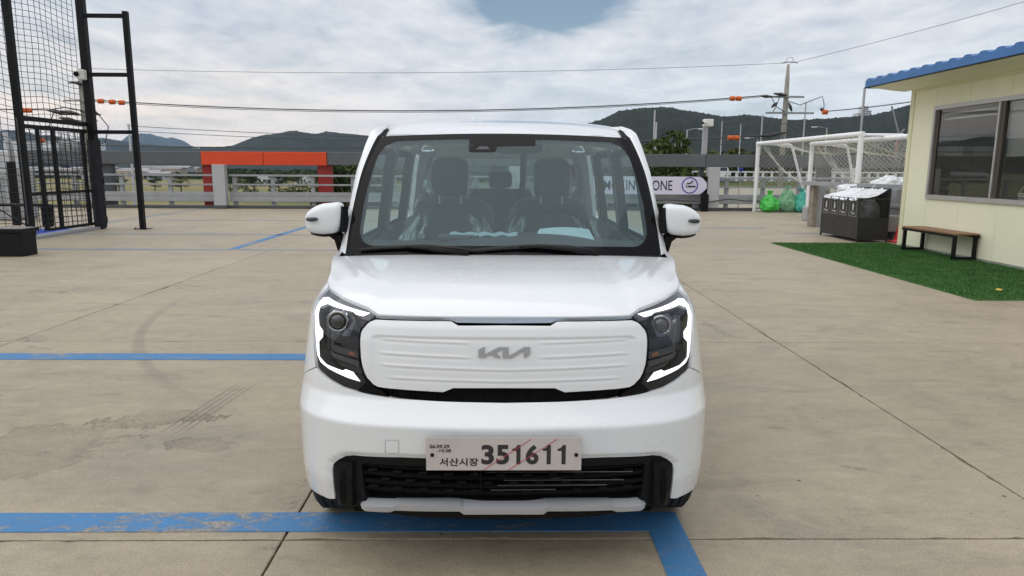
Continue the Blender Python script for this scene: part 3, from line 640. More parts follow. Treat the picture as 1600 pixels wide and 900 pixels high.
# chrome strip under the bonnet edge
def cs(t,k):
    a=abs(t); top=lerp_tab([(0,.9632),(.30,.9625),(.4747,.9614)],a); bot=lerp_tab([(0,.9474),(.170,.9478),(.1903,.9552),(.4747,.9548)],a); z=(top,top,bot,bot)[k]
    p=P(t,.958); return (p[0],p[1]+(.02,-.0015-.006*(.958-z),-.0015-.25*(.958-z),.02)[k],z)
MB().grid(cs,sorted({s*v for v in [0,.05,.1,.15,.170,.1903,.23,.28,.33,.38,.43,.4747] for s in (1,-1)}),[0,1,2,3]).build('chrome_strip','chrome',car,30)
# lamps
for s in (1,-1):
    mp=(lambda p:p) if s>0 else mir
    hl=patch('headlight',mp(HL),'black_gloss',car,(.03,.03),-.040,None,0)
    inner=[(.735,.9755),(.578,.966),(.545,.953),(.542,.905),(.536,.83),(.54,.775),(.60,.767),(.66,.781),(.70,.80),(.715,.847),(.688,.868),(.692,.889),(.73,.904),(.765,.962)]
    patch('bezel',mp([(.8366,1.0189),(.7422,1.0138),(.6798,1.0063),(.5843,.9954),(.5265,.9909),(.4954,.9822),(.4806,.9641),(.5027,.9456),(.545,.953),(.578,.966),(.735,.9755),(.765,.962),(.80,.96),(.8424,.9518),(.8748,.9854)]),'lamp_grey',hl,(.02,.015),-.010,None,.03)
    patch('lower_bezel',mp([(.4917,.7335),(.5245,.6999),(.5866,.7083),(.6553,.7273),(.7259,.7495),(.7614,.8013),(.745,.82),(.71,.79),(.66,.765),(.56,.745),(.515,.760)]),'black_plastic',hl,(.02,.015),-.010,None,.03)
    patch('daytime_lamp',mp(DRL),'drl',hl,(.02,.012),-.004,None,.0015)
    pj=patch('projector_bezel',mp(PROJ),'lamp_grey',hl,(.02,.02),-.020,lambda t,z:-.010*(1-sstep(.02,.045,math.hypot(abs(t)-.62,z-.93))),.02)
    c=Vector(P(s*.612,.928)); nn=(Vector(P(s*.63,.931))-Vector(P(s*.61,.931))).cross(Vector(P(s*.62,.941))-Vector(P(s*.62,.921))).normalized()
    ax=Vector((0,-1,-.05)).normalized(); c=c-nn*.024; M_=ax.to_track_quat('Z','Y').to_matrix()
    mb=MB(); mb.lathe([(.001,.014),(.012,.012),(.022,.007),(.028,0),(.030,-.02)],n=28); mb.v=[tuple(c+M_@Vector(v)) for v in mb.v]; mb.build('projector_lens','lens_dark',hl,True)
    mb=MB(); mb.lathe([(.030,-.01),(.030,.002),(.035,.004),(.039,0),(.039,-.02)],n=28); mb.v=[tuple(c+M_@Vector(v)) for v in mb.v]; mb.build('lens_ring','dark_chrome',hl,30)
    patch('turn_signal',mp(SIG1),'lamp_grey',hl,(.02,.01),-.016,None,.02); patch('reflector',mp(SIG2),'lamp_grey',hl,(.02,.01),-.016,None,.02)
    patch('amber_bulb',mp([(.580,.833),(.552,.830),(.551,.820),(.578,.823)]),'amber',hl,(.02,.01),-.0135,None,.004)
    for k in range(2): patch('lamp_mark',mp([(.715,.942-.011*k),(.692,.940-.011*k),(.692,.936-.011*k),(.715,.938-.011*k)]),'label_white',hl,(.02,.01),-.030,None,0)
    patch('lamp_cover',mp(HL),'lamp_glass',hl,(.025,.025),-.001,None,0)
# bonnet
HE=[(0,.9686),(.25,.9668),(.479,.9660),(.5057,.9824),(.5979,.9955),(.7029,1.0095),(.8348,1.0215),(.95,1.037),(1.1,1.056),(1.25,1.074),(1.36,1.089)]
HC=[(.085,.958),(.10,.968),(.125,.990),(.16,1.011),(.22,1.033),(.32,1.054),(.45,1.072),(.65,1.088),(.81,1.096)]
TF=.8348
def he(t): return lerp_tab(HE,abs(t))
def hF(v):
    # front edge, v -1..1, evenly in arc length
    t=v*TF; p=P(t,smooth_tab(HE,abs(t),.012)); return Vector(p)
def hE(s,q):
    t=TF+(1.36-TF)*q; p=P(s*t,smooth_tab(HE,t,.03)); return Vector(p)
_re=hE(1,1)
def hR(v):
    a=abs(v); u=v*(_re.x-CX); return Vector((CX+u,CY+.806+(_re.y-CY-.806)*a**2.4,1.095+(_re.z-1.095)*a**3))
_hc=[hF(-1),hF(1),hR(-1),hR(1)]
def hoodpt(v,q):
    w=(v+1)/2; F,Rr,A,B=hF(v),hR(v),hE(-1,q),hE(1,q)
    p=F*(1-q)+Rr*q+A*(1-w)+B*w-(_hc[0]*(1-w)*(1-q)+_hc[1]*w*(1-q)+_hc[2]*(1-w)*q+_hc[3]*w*q)
    sf,sr=.102,.806; zc=smooth_tab(HC,sf+(sr-sf)*q,.015); dev=zc-(.968+(1.095-.968)*q)
    if q<=0 or q>=1: dev=0
    p.z+=dev*(1-abs(v)**3.2)*(1-.12*math.exp(-((abs(v)-.55)/.12)**2)*0)
    return p
qs=[0,.012,.03,.055,.085,.12,.16,.21,.27,.34,.42,.5,.58,.66,.74,.82,.9,.96,1.]
vs=[-1+2*i/64 for i in range(65)]
mb=MB(); mb.grid(lambda v,q:hoodpt(v,q),vs,qs)
mb.grid(lambda v,j:hF(v)+Vector((0,.004*j,-.016*j))*1.0,vs,[0,1]); mb.grid(lambda v,j:hR(v)+Vector((0,.002*j,-.02*j)),vs,[0,1])
for s in (1,-1): mb.grid(lambda q,j:hE(s,q)+Vector((-s*.012*j,0,-.012*j)),qs,[0,1])
hood=mb.build('hood','white_paint',car,True)
# wings, doors, quarter panels and glass along both sides
dS=lambda *a:[(tS(d),z) for d,z in a]
wing=[(a,b-.004) for a,b in HE[6:]]+dS((1.0,1.105),(1.0,.36),(AS+AR+.01,.30))+arch(0,101,9)+[(.8516,.7065),(.741,.754),(.7614,.797),(.80,.884),(.846,.949),(.879,.983)]
for s in (1,-1):
    mp=(lambda p:p) if s>0 else mir
    patch('wing',mp(wing),'white_paint',car,(.03,.03),-.001,None,.02)
    dn=[1.008,1.95,2.78]
    for a,b in zip(dn,dn[1:]):
        low=dS((a,1.10),(a,.33),(b,.33),(b,1.10))
        if b>2.4: low=dS((a,1.10),(a,.33))+arch(180,120,6,3.22)+dS((b,.62),(b,1.10))
        d=patch('door',mp(low),'white_paint',car,(.06,.05),0,lambda t,z:.004*sstep(.95,1.0,z)-.006*(sstep(.52,.56,z)-sstep(.60,.66,z)),.03)
        patch('door_trim',mp(dS((a+.02,1.09),(a+.02,.40),(b-.02,.40),(b-.02,1.09))),'trim_grey',d,(.1,.08),-.05,None,.0)
        h=P(s*tS(b-.20),.90); MB().box(h[0]-.02,h[0]+.02,h[1]-.09,h[1]+.09,.885,.915,.01).build('door_handle','white_paint',d)
        x0=a+(.12 if a<1.1 else .02)
        g=[(a+.28,1.125),(b-.03,1.125),(b-.03,1.545),(a+.44,1.545),(a+.33,1.34)] if a<1.1 else [(a+.03,1.125),(b-.03,1.125),(b-.03,1.545),(a+.03,1.545)]
        patch('side_window',mp(dS(*g)),'side_glass',d,(.08,.06),-.004,None,0)
        if a<1.1: patch('sail_panel',mp(dS((a+.01,1.102),(a+.285,1.102),(a+.335,1.34),(a+.445,1.56),(a+.38,1.56),(a+.16,1.30))),'black_gloss',d,(.04,.04),-.003,None,.03)  # black sail added to block a bright side-window reflection on the hood
        patch('window_frame',mp(dS((b-.04,1.10),(b+.04,1.10),(b+.04,1.57),(b-.04,1.57))),'black_gloss',d,(.04,.06),-.002,None,.05)
        patch('belt_trim',mp(dS((a,1.102),(b,1.102),(b,1.13),(a,1.13))),'black_gloss',d,(.06,.02),-.001,None,.02)
        patch('upper_trim',mp(dS((max(a,1.28),1.54),(b,1.54),(b,1.58),(max(a,1.28),1.58))),'black_gloss',d,(.06,.02),-.001,None,.03)
        patch('pillar_lining',mp(dS((b-.06,1.06),(b+.07,1.06),(b+.05,1.60),(b-.05,1.60))),'trim_grey',d,(.05,.08),-.055,None,.0)
    q=dS((2.785,1.62),(2.785,.62))+arch(60,0,6,3.22)[::1]+[(tS(3.585),.32)]+[(_L[-1]-.62,.32),(_L[-1]-.62,1.62)]
    q=dS((2.785,1.10),(2.785,.62))+arch(118,0,9,3.22)+[(_L[-1]-.72,.33),(_L[-1]-.72,1.10)]
    patch('quarter_panel',mp(q),'white_paint',car,(.05,.05),0,None,.03)
    patch('quarter_window',mp([(tS(2.85),1.125),(_L[-1]-.95,1.125),(_L[-1]-.95,1.545),(tS(2.85),1.545)]),'side_glass',car,(.06,.06),-.004,None,0)
    patch('rear_pillar',mp([(_L[-1]-.96,1.10),(_L[-1]-.70,1.10),(_L[-1]-.66,1.60),(_L[-1]-.96,1.60)]),'white_paint',car,(.04,.06),0,None,.03)
    patch('rear_lining',mp([(tS(2.80),1.09),(_L[-1]-.75,1.09),(_L[-1]-.75,.45),(tS(2.80),.45)]),'trim_grey',car,(.08,.08),-.05,None,.0)
    patch('tail_lamp',mp([(_L[-1]-.72,.98),(_L[-1]-.60,.98),(_L[-1]-.60,1.50),(_L[-1]-.70,1.50)]),'red',car,(.04,.06),.004,None,.02)
    patch('side_rail',mp(dS((1.40,1.575),(3.3,1.575),(3.3,1.68),(1.46,1.68))),'white_paint',car,(.06,.02),0,None,.03)
    patch('sill',mp(dS((1.06,.32),(2.86,.32),(2.86,.22),(1.06,.22))),'black_plastic',car,(.1,.04),-.02,None,.03)
T=_L[-1]
hatch=[(T-.60,1.10),(T+.60,1.10),(T+.60,.36),(T-.60,.36)]
def PR(t,z): return P(t,z) if t<=T else (2*CX-P(2*T-t,z)[0],)+P(2*T-t,z)[1:]
rh=patch('rear_hatch',hatch[::-1],'white_paint',car,(.06,.06),0,None,.03,surf=PR)
patch('rear_window',[(T-.56,1.115),(T+.56,1.115),(T+.54,1.55),(T-.54,1.55)][::-1],'side_glass',rh,(.08,.06),-.004,None,0,surf=PR)
patch('window_frame',[(T-.70,1.545),(T+.70,1.545),(T+.66,1.66),(T-.66,1.66)][::-1],'white_paint',rh,(.06,.04),0,None,.03,surf=PR)
patch('hatch_lining',[(T-.6,1.10),(T+.6,1.10),(T+.6,.45),(T-.6,.45)][::-1],'trim_grey',rh,(.1,.1),-.05,None,0,surf=PR)
# windscreen
def WS(a,k):
    """a across -1..1, k from the cowl 0 to the roof 1"""
    u=a*(.690-.094*k+.125*k*(1-k)*(.6+.6*k)); y0=3.045+.075*a*a; y1=3.475+.05*a*a; y=y0+(y1-y0)*k-.028*4*k*(1-k)*(1-.3*a*a)
    z=1.095-.011*a*a+(.536-.004*(a*a))*k+.010*4*k*(1-k); return (CX+u,y,z)
def rrect(a,k0,k1,ra,rk,n=7):
    o=[]
    for cx,cy,t0 in ((a-ra,k1-rk,0),(-a+ra,k1-rk,90),(-a+ra,k0+rk,180),(a-ra,k0+rk,270)):
        for t in lin(t0,t0+90,n): o.append((cx+ra*math.cos(R(t)),cy+rk*math.sin(R(t))))
    return o
clear=rrect(.945,.064,.948,.11,.13)
ws=patch('windshield',[(1,0),(1,1),(-1,1),(-1,0)][::1],'car_glass',car,(.06,.06),0,None,0,surf=WS)
bmn=[]
def frit():
    mb=MB(); out=[];inn=[]
    cd=densify(clear,.03); n=len(cd)
    for a,k in cd:
        # outer point on the pane edge along the same direction
        r=max(abs(a),abs((k-.5)*2)); s=1/max(r,1e-6); out.append((a*s,.5+(k-.5)*s)); inn.append((a,k))
    f=lambda p:Vector(WS(*p))+Vector((0,-.0012,.0008))
    V=[]; rows=6
    for j in range(rows):
        w=j/(rows-1)
        for i in range(n): V.append(f((inn[i][0]*(1-w)+out[i][0]*w,inn[i][1]*(1-w)+out[i][1]*w)))
    F=[(j*n+i,j*n+(i+1)%n,(j+1)*n+(i+1)%n,(j+1)*n+i) for j in range(rows-1) for i in range(n)]
    return mb.add(V,F)
frit().build('black_border','black_gloss',ws,True)
patch('sensor_mask',[(-.27,.955),(-.265,.835),(-.25,.820),(-.075,.820),(-.06,.835),(-.055,.875),(.05,.880),(.24,.885),(.25,.955)],'black_gloss',ws,(.05,.03),.0012,None,0,surf=WS)
patch('camera_window',[(-.215,.845),(-.105,.845),(-.13,.875),(-.185,.875)],'lamp_grey',ws,(.05,.03),.0022,None,0,surf=WS)
# pillars and roof
OC=[(.742,3.18,1.094),(.730,3.235,1.19),(.718,3.30,1.287),(.700,3.40,1.451),(.673,3.50,1.578),(.656,3.56,1.640),(.628,3.615,1.670),(.602,3.69,1.682)]
def OCk(k):
    zt=1.094+k*(1.682-1.094)
    for a,b in zip(OC,OC[1:]):
        if zt<=b[2]+1e-9:
            f=(zt-a[2])/(b[2]-a[2]); return [a[i]+(b[i]-a[i])*f for i in range(3)]
    return list(OC[-1])
RZ=[(3.45,1.612),(3.50,1.634),(3.56,1.660),(3.65,1.688),(3.78,1.712),(3.95,1.729),(4.3,1.738),(4.9,1.735),(5.4,1.715),(5.72,1.675)]
def roofpt(a,y):
    w=lerp_tab([(3.475,.588),(3.6,.588),(3.7,.585),(4.2,.575),(5.72,.56)],y); y2=y+.05*a*a*(1-sstep(3.5,4.1,y))
    return (CX+a*w,y2,smooth_tab(RZ,y,.03)-.026*a*a-.006*abs(a)**6)
rf=MB().grid(roofpt,lin(-1,1,25),lin(3.478,5.72,46)).build('roof','white_paint',car,True)
MB().grid(lambda a,y:(lambda p:(p[0],p[1]+.02,p[2]-.045))(roofpt(a*.98,y)),lin(-1,1,13),lin(3.50,5.68,20)).build('headliner','headliner',rf,True)
MB().grid(lambda a,j:(lambda p:(p[0],p[1]-.010+.006*j,p[2]-.001-.018*j))(roofpt(a,3.478)),lin(-1,1,25),[0,1]).build('front_edge','black_plastic',rf,True)
for s in (1,-1):
    fx=lambda p:(CX+s*(p[0]-CX),p[1],p[2])
    def col(k,j):
        w=WS(1.0,min(1,k/ .905)) if k<=.905 else (lambda y:(CX+.588,y,smooth_tab(RZ,y,.03)-.042))(3.525+(k-.905)/.095*.18)
        o=OCk(k); o=(CX+o[0],o[1],o[2])
        if j<=2:   # black seal: glass edge to the painted pillar
            f=j/2*.30; 
        else: f=.30+(j-2)/6*.70
        p=[w[i]+(o[i]-w[i])*f for i in range(3)]; b=math.sin(math.pi*f)*.012; p[1]-=b*(1-.6*k); p[2]+=b*.5*k
        return fx(p)
    ks=lin(0,1,30)
    ap=MB().grid(lambda k,j:col(k,j),ks,[2,3,4,5,6,7,8])
    # outer return towards the door
    def ret(k,j):
        a=col(k,8); o=OCk(k); return (a[0]-s*.012*j*j,a[1]+.045*j,a[2]-.0*j)
    ap.grid(ret,ks,[0,1,2]); ap.build('front_pillar','white_paint',car,True)
    MB().grid(lambda k,j:(lambda p:(p[0],p[1]-.001,p[2]))(col(k,j)),ks,[0,1,2]).build('pillar_seal','black_plastic',car,True)
    MB().grid(lambda k,j:(lambda p:(p[0]-s*.02,p[1]+.05+.02*j,p[2]))(col(min(k,.93),2+3*j)),ks,[0,1,2]).build('pillar_lining','trim_grey',car,True)
    # roof ditch moulding
    MB().grid(lambda y,j:(CX+s*(.584+.03*j-.008*(y-3.7)),y,smooth_tab(RZ,y,.03)-.044-.006*(1-abs(2*j-1))),lin(3.69,5.6,24),[0,.5,1]).build('roof_moulding','black_plastic',car,True)
    MB().grid(lambda y,j:(CX+s*(lerp_tab([(0,.606),(.5,.64),(1,.672)],j)-.008*(y-3.7)),y,smooth_tab(RZ,y,.03)-lerp_tab([(0,.046),(.5,.072),(1,.14)],j)),lin(3.66,5.62,24),[0,.2,.5,.8,1]).build('roof_side','white_paint',car,True)
# cowl and wipers
MB().grid(lambda a,j:(CX+a*.69,3.05+.07*a*a-.03+.035*j,1.088-.012*a*a-.02+.012*j),lin(-1,1,21),[0,1]).build('cowl','black_plastic',car,True)
def wiper(pts,arm):
    w=MB(); f=lambda p,o:Vector(WS(*p))+Vector((0,-.014-o,.012))
    w.tube([f(p,0) for p in pts],[.006]+[.009]*(len(pts)-2)+[.005],6); o=w.build('wiper_blade','rubber',car,True)
    b=MB(); b.tube([f(p,.010) for p in arm],[.012,.009,.007,.006],6); b.build('wiper_arm','steel_black',o,True)
wiper([(-.93,.02),(-.7,.038),(-.5,.045),(-.3,.03),(-.18,.012)],[(-.22,-.005),(-.40,.02),(-.52,.035),(-.62,.042)])
wiper([(-.26,.008),(.0,.035),(.22,.05),(.42,.042),(.56,.022)],[(.60,-.005),(.42,.028),(.22,.046),(.10,.045)])
MB().box(CX-.13,CX-.08,3.045,3.06,1.10,1.112,.003).build('washer_nozzle','black_plastic',car)
# mirrors
for s in (1,-1):
    def mpt(a,b):
        ca,sa=math.cos(a),math.sin(a); cb,sb=math.cos(b),math.sin(b); pw=lambda v,e:math.copysign(abs(v)**e,v)
        x=pw(ca,.42)*pw(cb,.42); z=pw(sb,.50); y=pw(sa,.7)*pw(cb,.6)
        tz=z*.070+ .012*(-x)*(1 if z>0 else .3); 
        return (CX+s*(.812+.084*x+.012*z*(0 if x>0 else -1)),3.205+.050*y,1.237+tz-.030*max(0,x)**1.5*(1 if z>0 else -.55)*abs(z))
    mm=MB().grid(mpt,lin(-math.pi,math.pi,33),lin(-math.pi/2,math.pi/2,17)).build('side_mirror','white_paint',car,True)
    MB().grid(lambda a,b:(lambda p:(p[0]-s*.004,p[1]+.012,p[2]-.012))(mpt(a,b)),lin(-math.pi,math.pi,25),lin(-math.pi/2,-.80,6)).build('mirror_base','black_plastic',mm,True)
    MB().grid(lambda a,b:(CX+s*(.735-.008+.020*math.cos(a)),3.215+.042*math.sin(a),1.237+.058*b),lin(0,2*math.pi,17),[-1,-.5,.5,1]).build('mirror_gap','black_plastic',mm,True)
    mb=MB(); mb.tube([(CX+s*.785,3.22,1.185),(CX+s*.752,3.225,1.15),(CX+s*.728,3.23,1.075)],[.03,.026,.03],10); mb.build('mirror_foot','black_plastic',mm,True)
    mb=MB(); mb.tube([(CX+s*(.827+.0*i)+s*.012*i,3.146+.0042*max(0,i-2)**2,1.240-.0006*i) for i in range(6)],[.005,.0085,.0095,.0095,.009,.004],8); mb.build('indicator','lamp_grey',mm,True)
    mb=MB(); mb.lathe([(.0,0),(.055,0),(.058,.004)],'y',(CX+s*.815,3.252,1.237),20); mb.build('mirror_glass','chrome',mm)
# wheels
def wheel(x,y,s):
    tw=.0825
    prof=[(.19,-tw+.012),(.235,-tw),(.268,-tw+.006),(.283,-tw+.022)]
    for k in (-.045,-.015,.015,.045): prof+=[(.287,k-.013),(.287,k+.010),(.281,k+.011),(.281,k+.0145)]
    prof+=[(.287,.058),(.283,tw-.022),(.268,tw-.006),(.235,tw),(.19,tw-.012)]
    w=MB().lathe(prof,'x',(x,y,.287),48).build('wheel','rubber',car,40)
    mb=MB(); mb.lathe([(r_,h_*s) for r_,h_ in [(.188,-tw+.01),(.188,tw-.02),(.178,tw-.01),(.170,tw-.02),(.165,-.03)]],'x',(x,y,.287),32)
    rm=mb.build('rim','silver',w,30)
    mb=MB()
    for k in range(5):
        a=R(72*k+18)
        for d in (-.13,.13): mb.bar((x+s*.055,y+.04*math.cos(a),.287+.04*math.sin(a)),(x+s*.062,y+.175*math.cos(a+d),.287+.175*math.sin(a+d)),.03,.022)
    mb.lathe([(.0,.05*s),(.045,.062*s),(.05,.03*s)],'x',(x,y,.287),20); mb.build('wheel_spokes','silver',w)
for s in (1,-1):
    for d in (AS,3.22):
        wheel(CX+s*.705,CY+d,s)
    patch('wheel_housing',(lambda p:p if s>0 else mir(p))(dS((AS-.37,.22),(AS+.37,.22),(AS+.37,.66),(AS-.37,.66))),'black_matt',car,(.08,.08),-.2,None,0)
MB().box(CX-.60,CX+.60,CY+.32,CY+3.4,.135,.32,.02).build('underbody','black_matt',car)
# number plate
pl=MB().box(CX-.2605,CX+.2605,CY-.0175,CY-.013,.466,.582).build('number_plate','plate_metal',car)
PF=lambda u,z:frame((CX+u,CY-.0180,z),(1,0,0),(0,0,1))
pz=lambda px,py:(-.2605+(px-45)/1475*.521,.582-(py-75)/297*.116)
dh=.0680
for ch,a,b in (('3',568,688),('5',710,832),('1',862,940),('6',990,1112),('1',1150,1228),('1',1292,1370)):
    u0,u1=pz(a,0)[0],pz(b,0)[0]; zc=pz(0,230)[1]; w=u1-u0
    if ch!='1': text('digit',ch,'plate_ink',.09,PF((u0+u1)/2,zc),pl,bold=.0032,fit=(w,dh*1.02))
    else: MB().prism([(w*.50,0),(w,0),(w,dh),(w*.62,dh),(w*.50,dh*.90),(w*.28,dh*.83),(0,dh*.81),(0,dh*.70),(w*.50,dh*.70)],lambda p,q,t,u0=u0,zc=zc:(CX+u0+p,t,zc-dh/2+q),CY-.0176,CY-.0185).build('digit','plate_ink',pl)
text('lettering','서산시장','plate_ink',.0345,PF(*pz(355,297)),pl,bold=.0008,fit=(.131,.0285))
text('lettering','26.09.29','plate_ink',.0175,PF(*pz(172,155)),pl,bold=.0004,fit=(.067,.0125)); text('lettering','-10.08','plate_ink',.0155,PF(*pz(214,193)),pl,bold=.0003,fit=(.048,.0115))
for (a,b) in (((585,372),(1040,90)),((822,372),(1285,90))):
    p,q=pz(*a),pz(*b); MB().bar((CX+p[0],CY-.0187,p[1]),(CX+q[0],CY-.0187,q[1]),.0006,.0020).build('red_stroke','red_ink',pl)
for px in (104,1470):
    p=pz(px,232); MB().lathe([(.0,-.006),(.004,-.0055),(.0065,-.003),(.0065,.0)],'y',(CX+p[0],CY-.0175,p[1]),14).build('plate_bolt','black_plastic',pl,True)

# ---------------------------------------------------------------- cabin
def pillow(mb,c,hx,hy,hz,ex=.45,tilt=0.,nz=None,n=(28,16)):
    """rounded cushion: superellipsoid, optional lean (metres of y per metre of z) and surface noise"""
    pw=lambda v,e:math.copysign(abs(v)**e,v)
    def f(a,b):
        x=pw(math.cos(a),ex)*pw(math.cos(b),ex); y=pw(math.sin(a),ex)*pw(math.cos(b),ex); z=pw(math.sin(b),ex); k=1
        if nz: k=1+nz*noise.noise((x*2.2+c[0]*7,y*2.2,z*2.2+c[1]*3))
        return (c[0]+hx*x*k,c[1]+hy*y*k+tilt*hz*z,c[2]+hz*z*k)
    return mb.grid(f,lin(-math.pi,math.pi,n[0]),lin(-math.pi/2,math.pi/2,n[1]))
def crumple(name,parent,c,hx,hy,hz,seed,tilt=.2):
    mb=MB(); pw=lambda v,e:math.copysign(abs(v)**e,v)
    def f(a,b):
        x=pw(math.cos(a),.5)*pw(math.cos(b),.5); y=pw(math.sin(a),.5)*pw(math.cos(b),.5); z=pw(math.sin(b),.5)
        k=1+.10*noise.noise((x*2.4+seed,y*2.4,z*1.2))+.06*noise.noise((x*7+seed,y*7,z*2.5))
        return (c[0]+hx*x*k,c[1]+hy*y*k+tilt*hz*z,c[2]+hz*z*(1+.05*noise.noise((x*3,y*3,seed))))
    mb.grid(f,lin(-math.pi,math.pi,44),lin(-math.pi/2,math.pi/2,24)); return mb.build(name,'plastic_film',parent,True)
def front_seat(x):
    mb=MB(); pillow(mb,(x,4.16,.95),.235,.085,.31,.42,.22); mb2=mb.build('seat','seat_fabric',car,True)
    m=MB(); pillow(m,(x,3.95,.62),.25,.26,.10,.45); m.build('seat_cushion','seat_fabric',mb2,True)
    m=MB(); pillow(m,(x,4.215,1.415),.108,.05,.112,.50,.12); m.build('headrest','seat_fabric',mb2,True)
    for d in (-.062,.062):
        m=MB(); m.tube([(x+d,4.20,1.20),(x+d,4.205,1.34)],.0065,8); m.build('headrest_post','silver',mb2,True)
    crumple('plastic_wrap',mb2,(x,4.15,1.00),.262,.112,.30,x*9); crumple('headrest_wrap',mb2,(x-.02,4.215,1.405),.135,.075,.128,x*5+2,.1)
    rr=random.Random(int(x*100)+5)
    for side in (-1,1):                                  # loose film bunched at the shoulders, and ears beside the headrest
        for k in range(6):
            a=side*rr.uniform(.12,.25); w=rr.uniform(.012,.03); z=1.235-abs(a)*.22-rr.uniform(0,.03); ln=rr.uniform(.10,.24); sl=side*rr.uniform(.0,.12)
            m=MB(); m.grid(lambda u,v:(x+a+w*(u-.5)*(.5+1.6*v)+sl*v+.008*math.sin(v*7+k),4.075-.62*ln*v-.012*math.sin(u*6+k)+.012*noise.noise((u*5,v*5,k+x)),z-ln*v+.012*math.sin(u*9+k)),[0,.2,.4,.6,.8,1],[0,.2,.4,.6,.8,1]); m.build('wrap_fold','film_fold',mb2,True)
        m=MB(); hh=rr.uniform(.9,1.2)
        m.grid(lambda u,v:(x+side*(.105+.055*u*(1-abs(2*v-.9))*hh)+.008*noise.noise((u*6,v*6,side+x)),4.20-.075*v+.03*noise.noise((u*4,v*7,2)),1.47-.15*v-.03*u+.01*noise.noise((u*8,v*5,4))),[0,.25,.5,.75,1],lin(0,1,9)); m.build('wrap_fold','film_fold',mb2,True)
front_seat(CX-.315); front_seat(CX+.285)
m=MB(); pillow(m,(CX-.02,5.13,.98),.62,.09,.34,.35,.15); rs=m.build('rear_seat','seat_fabric',car,True)
m=MB(); pillow(m,(CX,4.86,.60),.62,.28,.1,.4); m.build('seat_cushion','seat_fabric',rs,True)
for x,h in ((CX-.02,1.385),(CX-.40,1.37),(CX+.37,1.37)):
    m=MB(); pillow(m,(x,5.17,h),.085 if abs(x)<.1 else .11,.045,.062,.5,.1); m.build('headrest','seat_fabric',rs,True); crumple('plastic_wrap',rs,(x,5.16,h-.02),.12,.065,.085,x*3+1,.1)
crumple('plastic_wrap',rs,(CX-.02,5.12,1.06),.60,.115,.29,4.)
# dashboard
def dash(u,v):
    y=3.085+.075*u*u*4*.12+.50*v; z=1.062+.042*v-.012*u*u
    z+=.040*math.exp(-((u-.30)/.20)**2)*sstep(.35,.7,v)+.028*math.exp(-((u+.02)/.26)**4)*sstep(.55,.95,v)
    return (CX+u,y,z)
d=MB(); d.grid(dash,lin(-.66,.66,41),lin(0,1,15)); d.grid(lambda u,v:(CX+u,dash(u,1)[1]+.02*math.sin(v*3),dash(u,1)[2]-.35*v),lin(-.66,.66,41),lin(0,1,5))
db=d.build('dashboard','dash_grey',car,True)
MB().grid(lambda u,v:(CX+.305+(.155-.03*v)*u,3.50+.045*v,1.118+.058*v-.010*u*u),lin(-1,1,9),[0,.5,1]).build('cluster_film','film_sky_tint',db,True)
m=MB(); pillow(m,(CX-.10,3.56,1.122),.23,.03,.022,.4); m.build('centre_screen','dash_grey',db,True)
MB().grid(lambda u,v:(CX-.10+.17*u,3.525-.006*math.sin(u*9),1.132+.018*v+.004*math.sin(u*14+v)),lin(-1,1,25),[0,.5,1]).build('screen_film','film_sky_tint',db,True)
MB().box(CX-.33,CX-.16,3.51,3.54,1.11,1.138,.008).build('vent','dash_grey',db)
# steering wheel: rim, hub, spokes
c=Vector((CX+.30,3.80,1.085)); nrm_=Vector((0,-.86,.5)).normalized(); ux=Vector((1,0,0)); uy=nrm_.cross(ux)
m=MB(); m.tube([c+ux*.183*math.cos(2*math.pi*k/36)+uy*.183*math.sin(2*math.pi*k/36) for k in range(37)],.0155,8); sw=m.build('steering_wheel','black_plastic',car,True)
m=MB(); pillow(m,tuple(c),.075,.04,.05,.5); m.build('hub','black_plastic',sw,True)
m=MB()
for a in (0,180,270): m.bar(c,c+(ux*math.cos(R(a))+uy*math.sin(R(a)))*.18,.03,.02)
m.build('spoke','black_plastic',sw)
m=MB(); pillow(m,(CX+.075,3.555,1.575),.115,.018,.038,.45); rv=m.build('rear_view_mirror','black_plastic',car,True)
m=MB(); m.tube([(CX+.06,3.50,1.60),(CX+.07,3.54,1.58)],.012,8); m.build('mirror_stem','black_plastic',rv,True)
MB().box(CX-.15,CX-.03,3.44,3.52,1.545,1.585,.012).build('sensor_box','black_plastic',car)
for x in (-.40,.32): MB().box(CX+x-.17,CX+x+.17,3.54,3.72,1.612,1.63,.008).build('sun_visor','headliner',car)
MB().box(CX-.70,CX+.70,3.2,5.75,.30,.34).build('cabin_floor','seat_fabric',car)
m=MB(); m.tube([(CX+.13,4.6,1.66),(CX+.13,4.62,1.40),(CX+.12,5.0,1.25)],.02,4); m.build('seat_belt','black_matt',car)

# ---------------------------------------------------------------- rail and beam along the far edge of the deck
YB=25.1
def rail_run(x0,x1,posts,lab):
    t=thing('rooftop_railing',((x0+x1)/2,YB,0),lab,'railing','grey railings along the deck edge')
    MB().box(x0,x1,YB-.03,YB+.03,1.115,1.185,.008).build('top_rail','rail_grey',t); MB().box(x0,x1,YB-.025,YB+.025,.80,.86,.008).build('mid_rail','rail_grey',t)
    MB().box(x0,x1,YB-.05,YB+.05,.42,.57,.01).build('kick_board','rail_grey',t); MB().box(x0,x1,YB-.05,YB+.05,.24,.415,.01).build('kick_board','rail_grey',t)
    for p in posts:
        o=MB().box(p-.07,p+.07,YB+.055,YB+.155,.0,1.11,.006).build('post','rail_grey',t)
    return t
rail_run(-24.,-10.06,[-23.6,-21.9,-20.2,-18.4,-16.6,-15,-13.35,-11.66],'grey railing seen through the black cage gate, left of the red and grey columns')
rail_run(-9.55,.2,[-9.4,-8.06,-6.66,-5.25,-3.8,-2.4,-.9],'grey railing between the red columns under the orange beam panels')
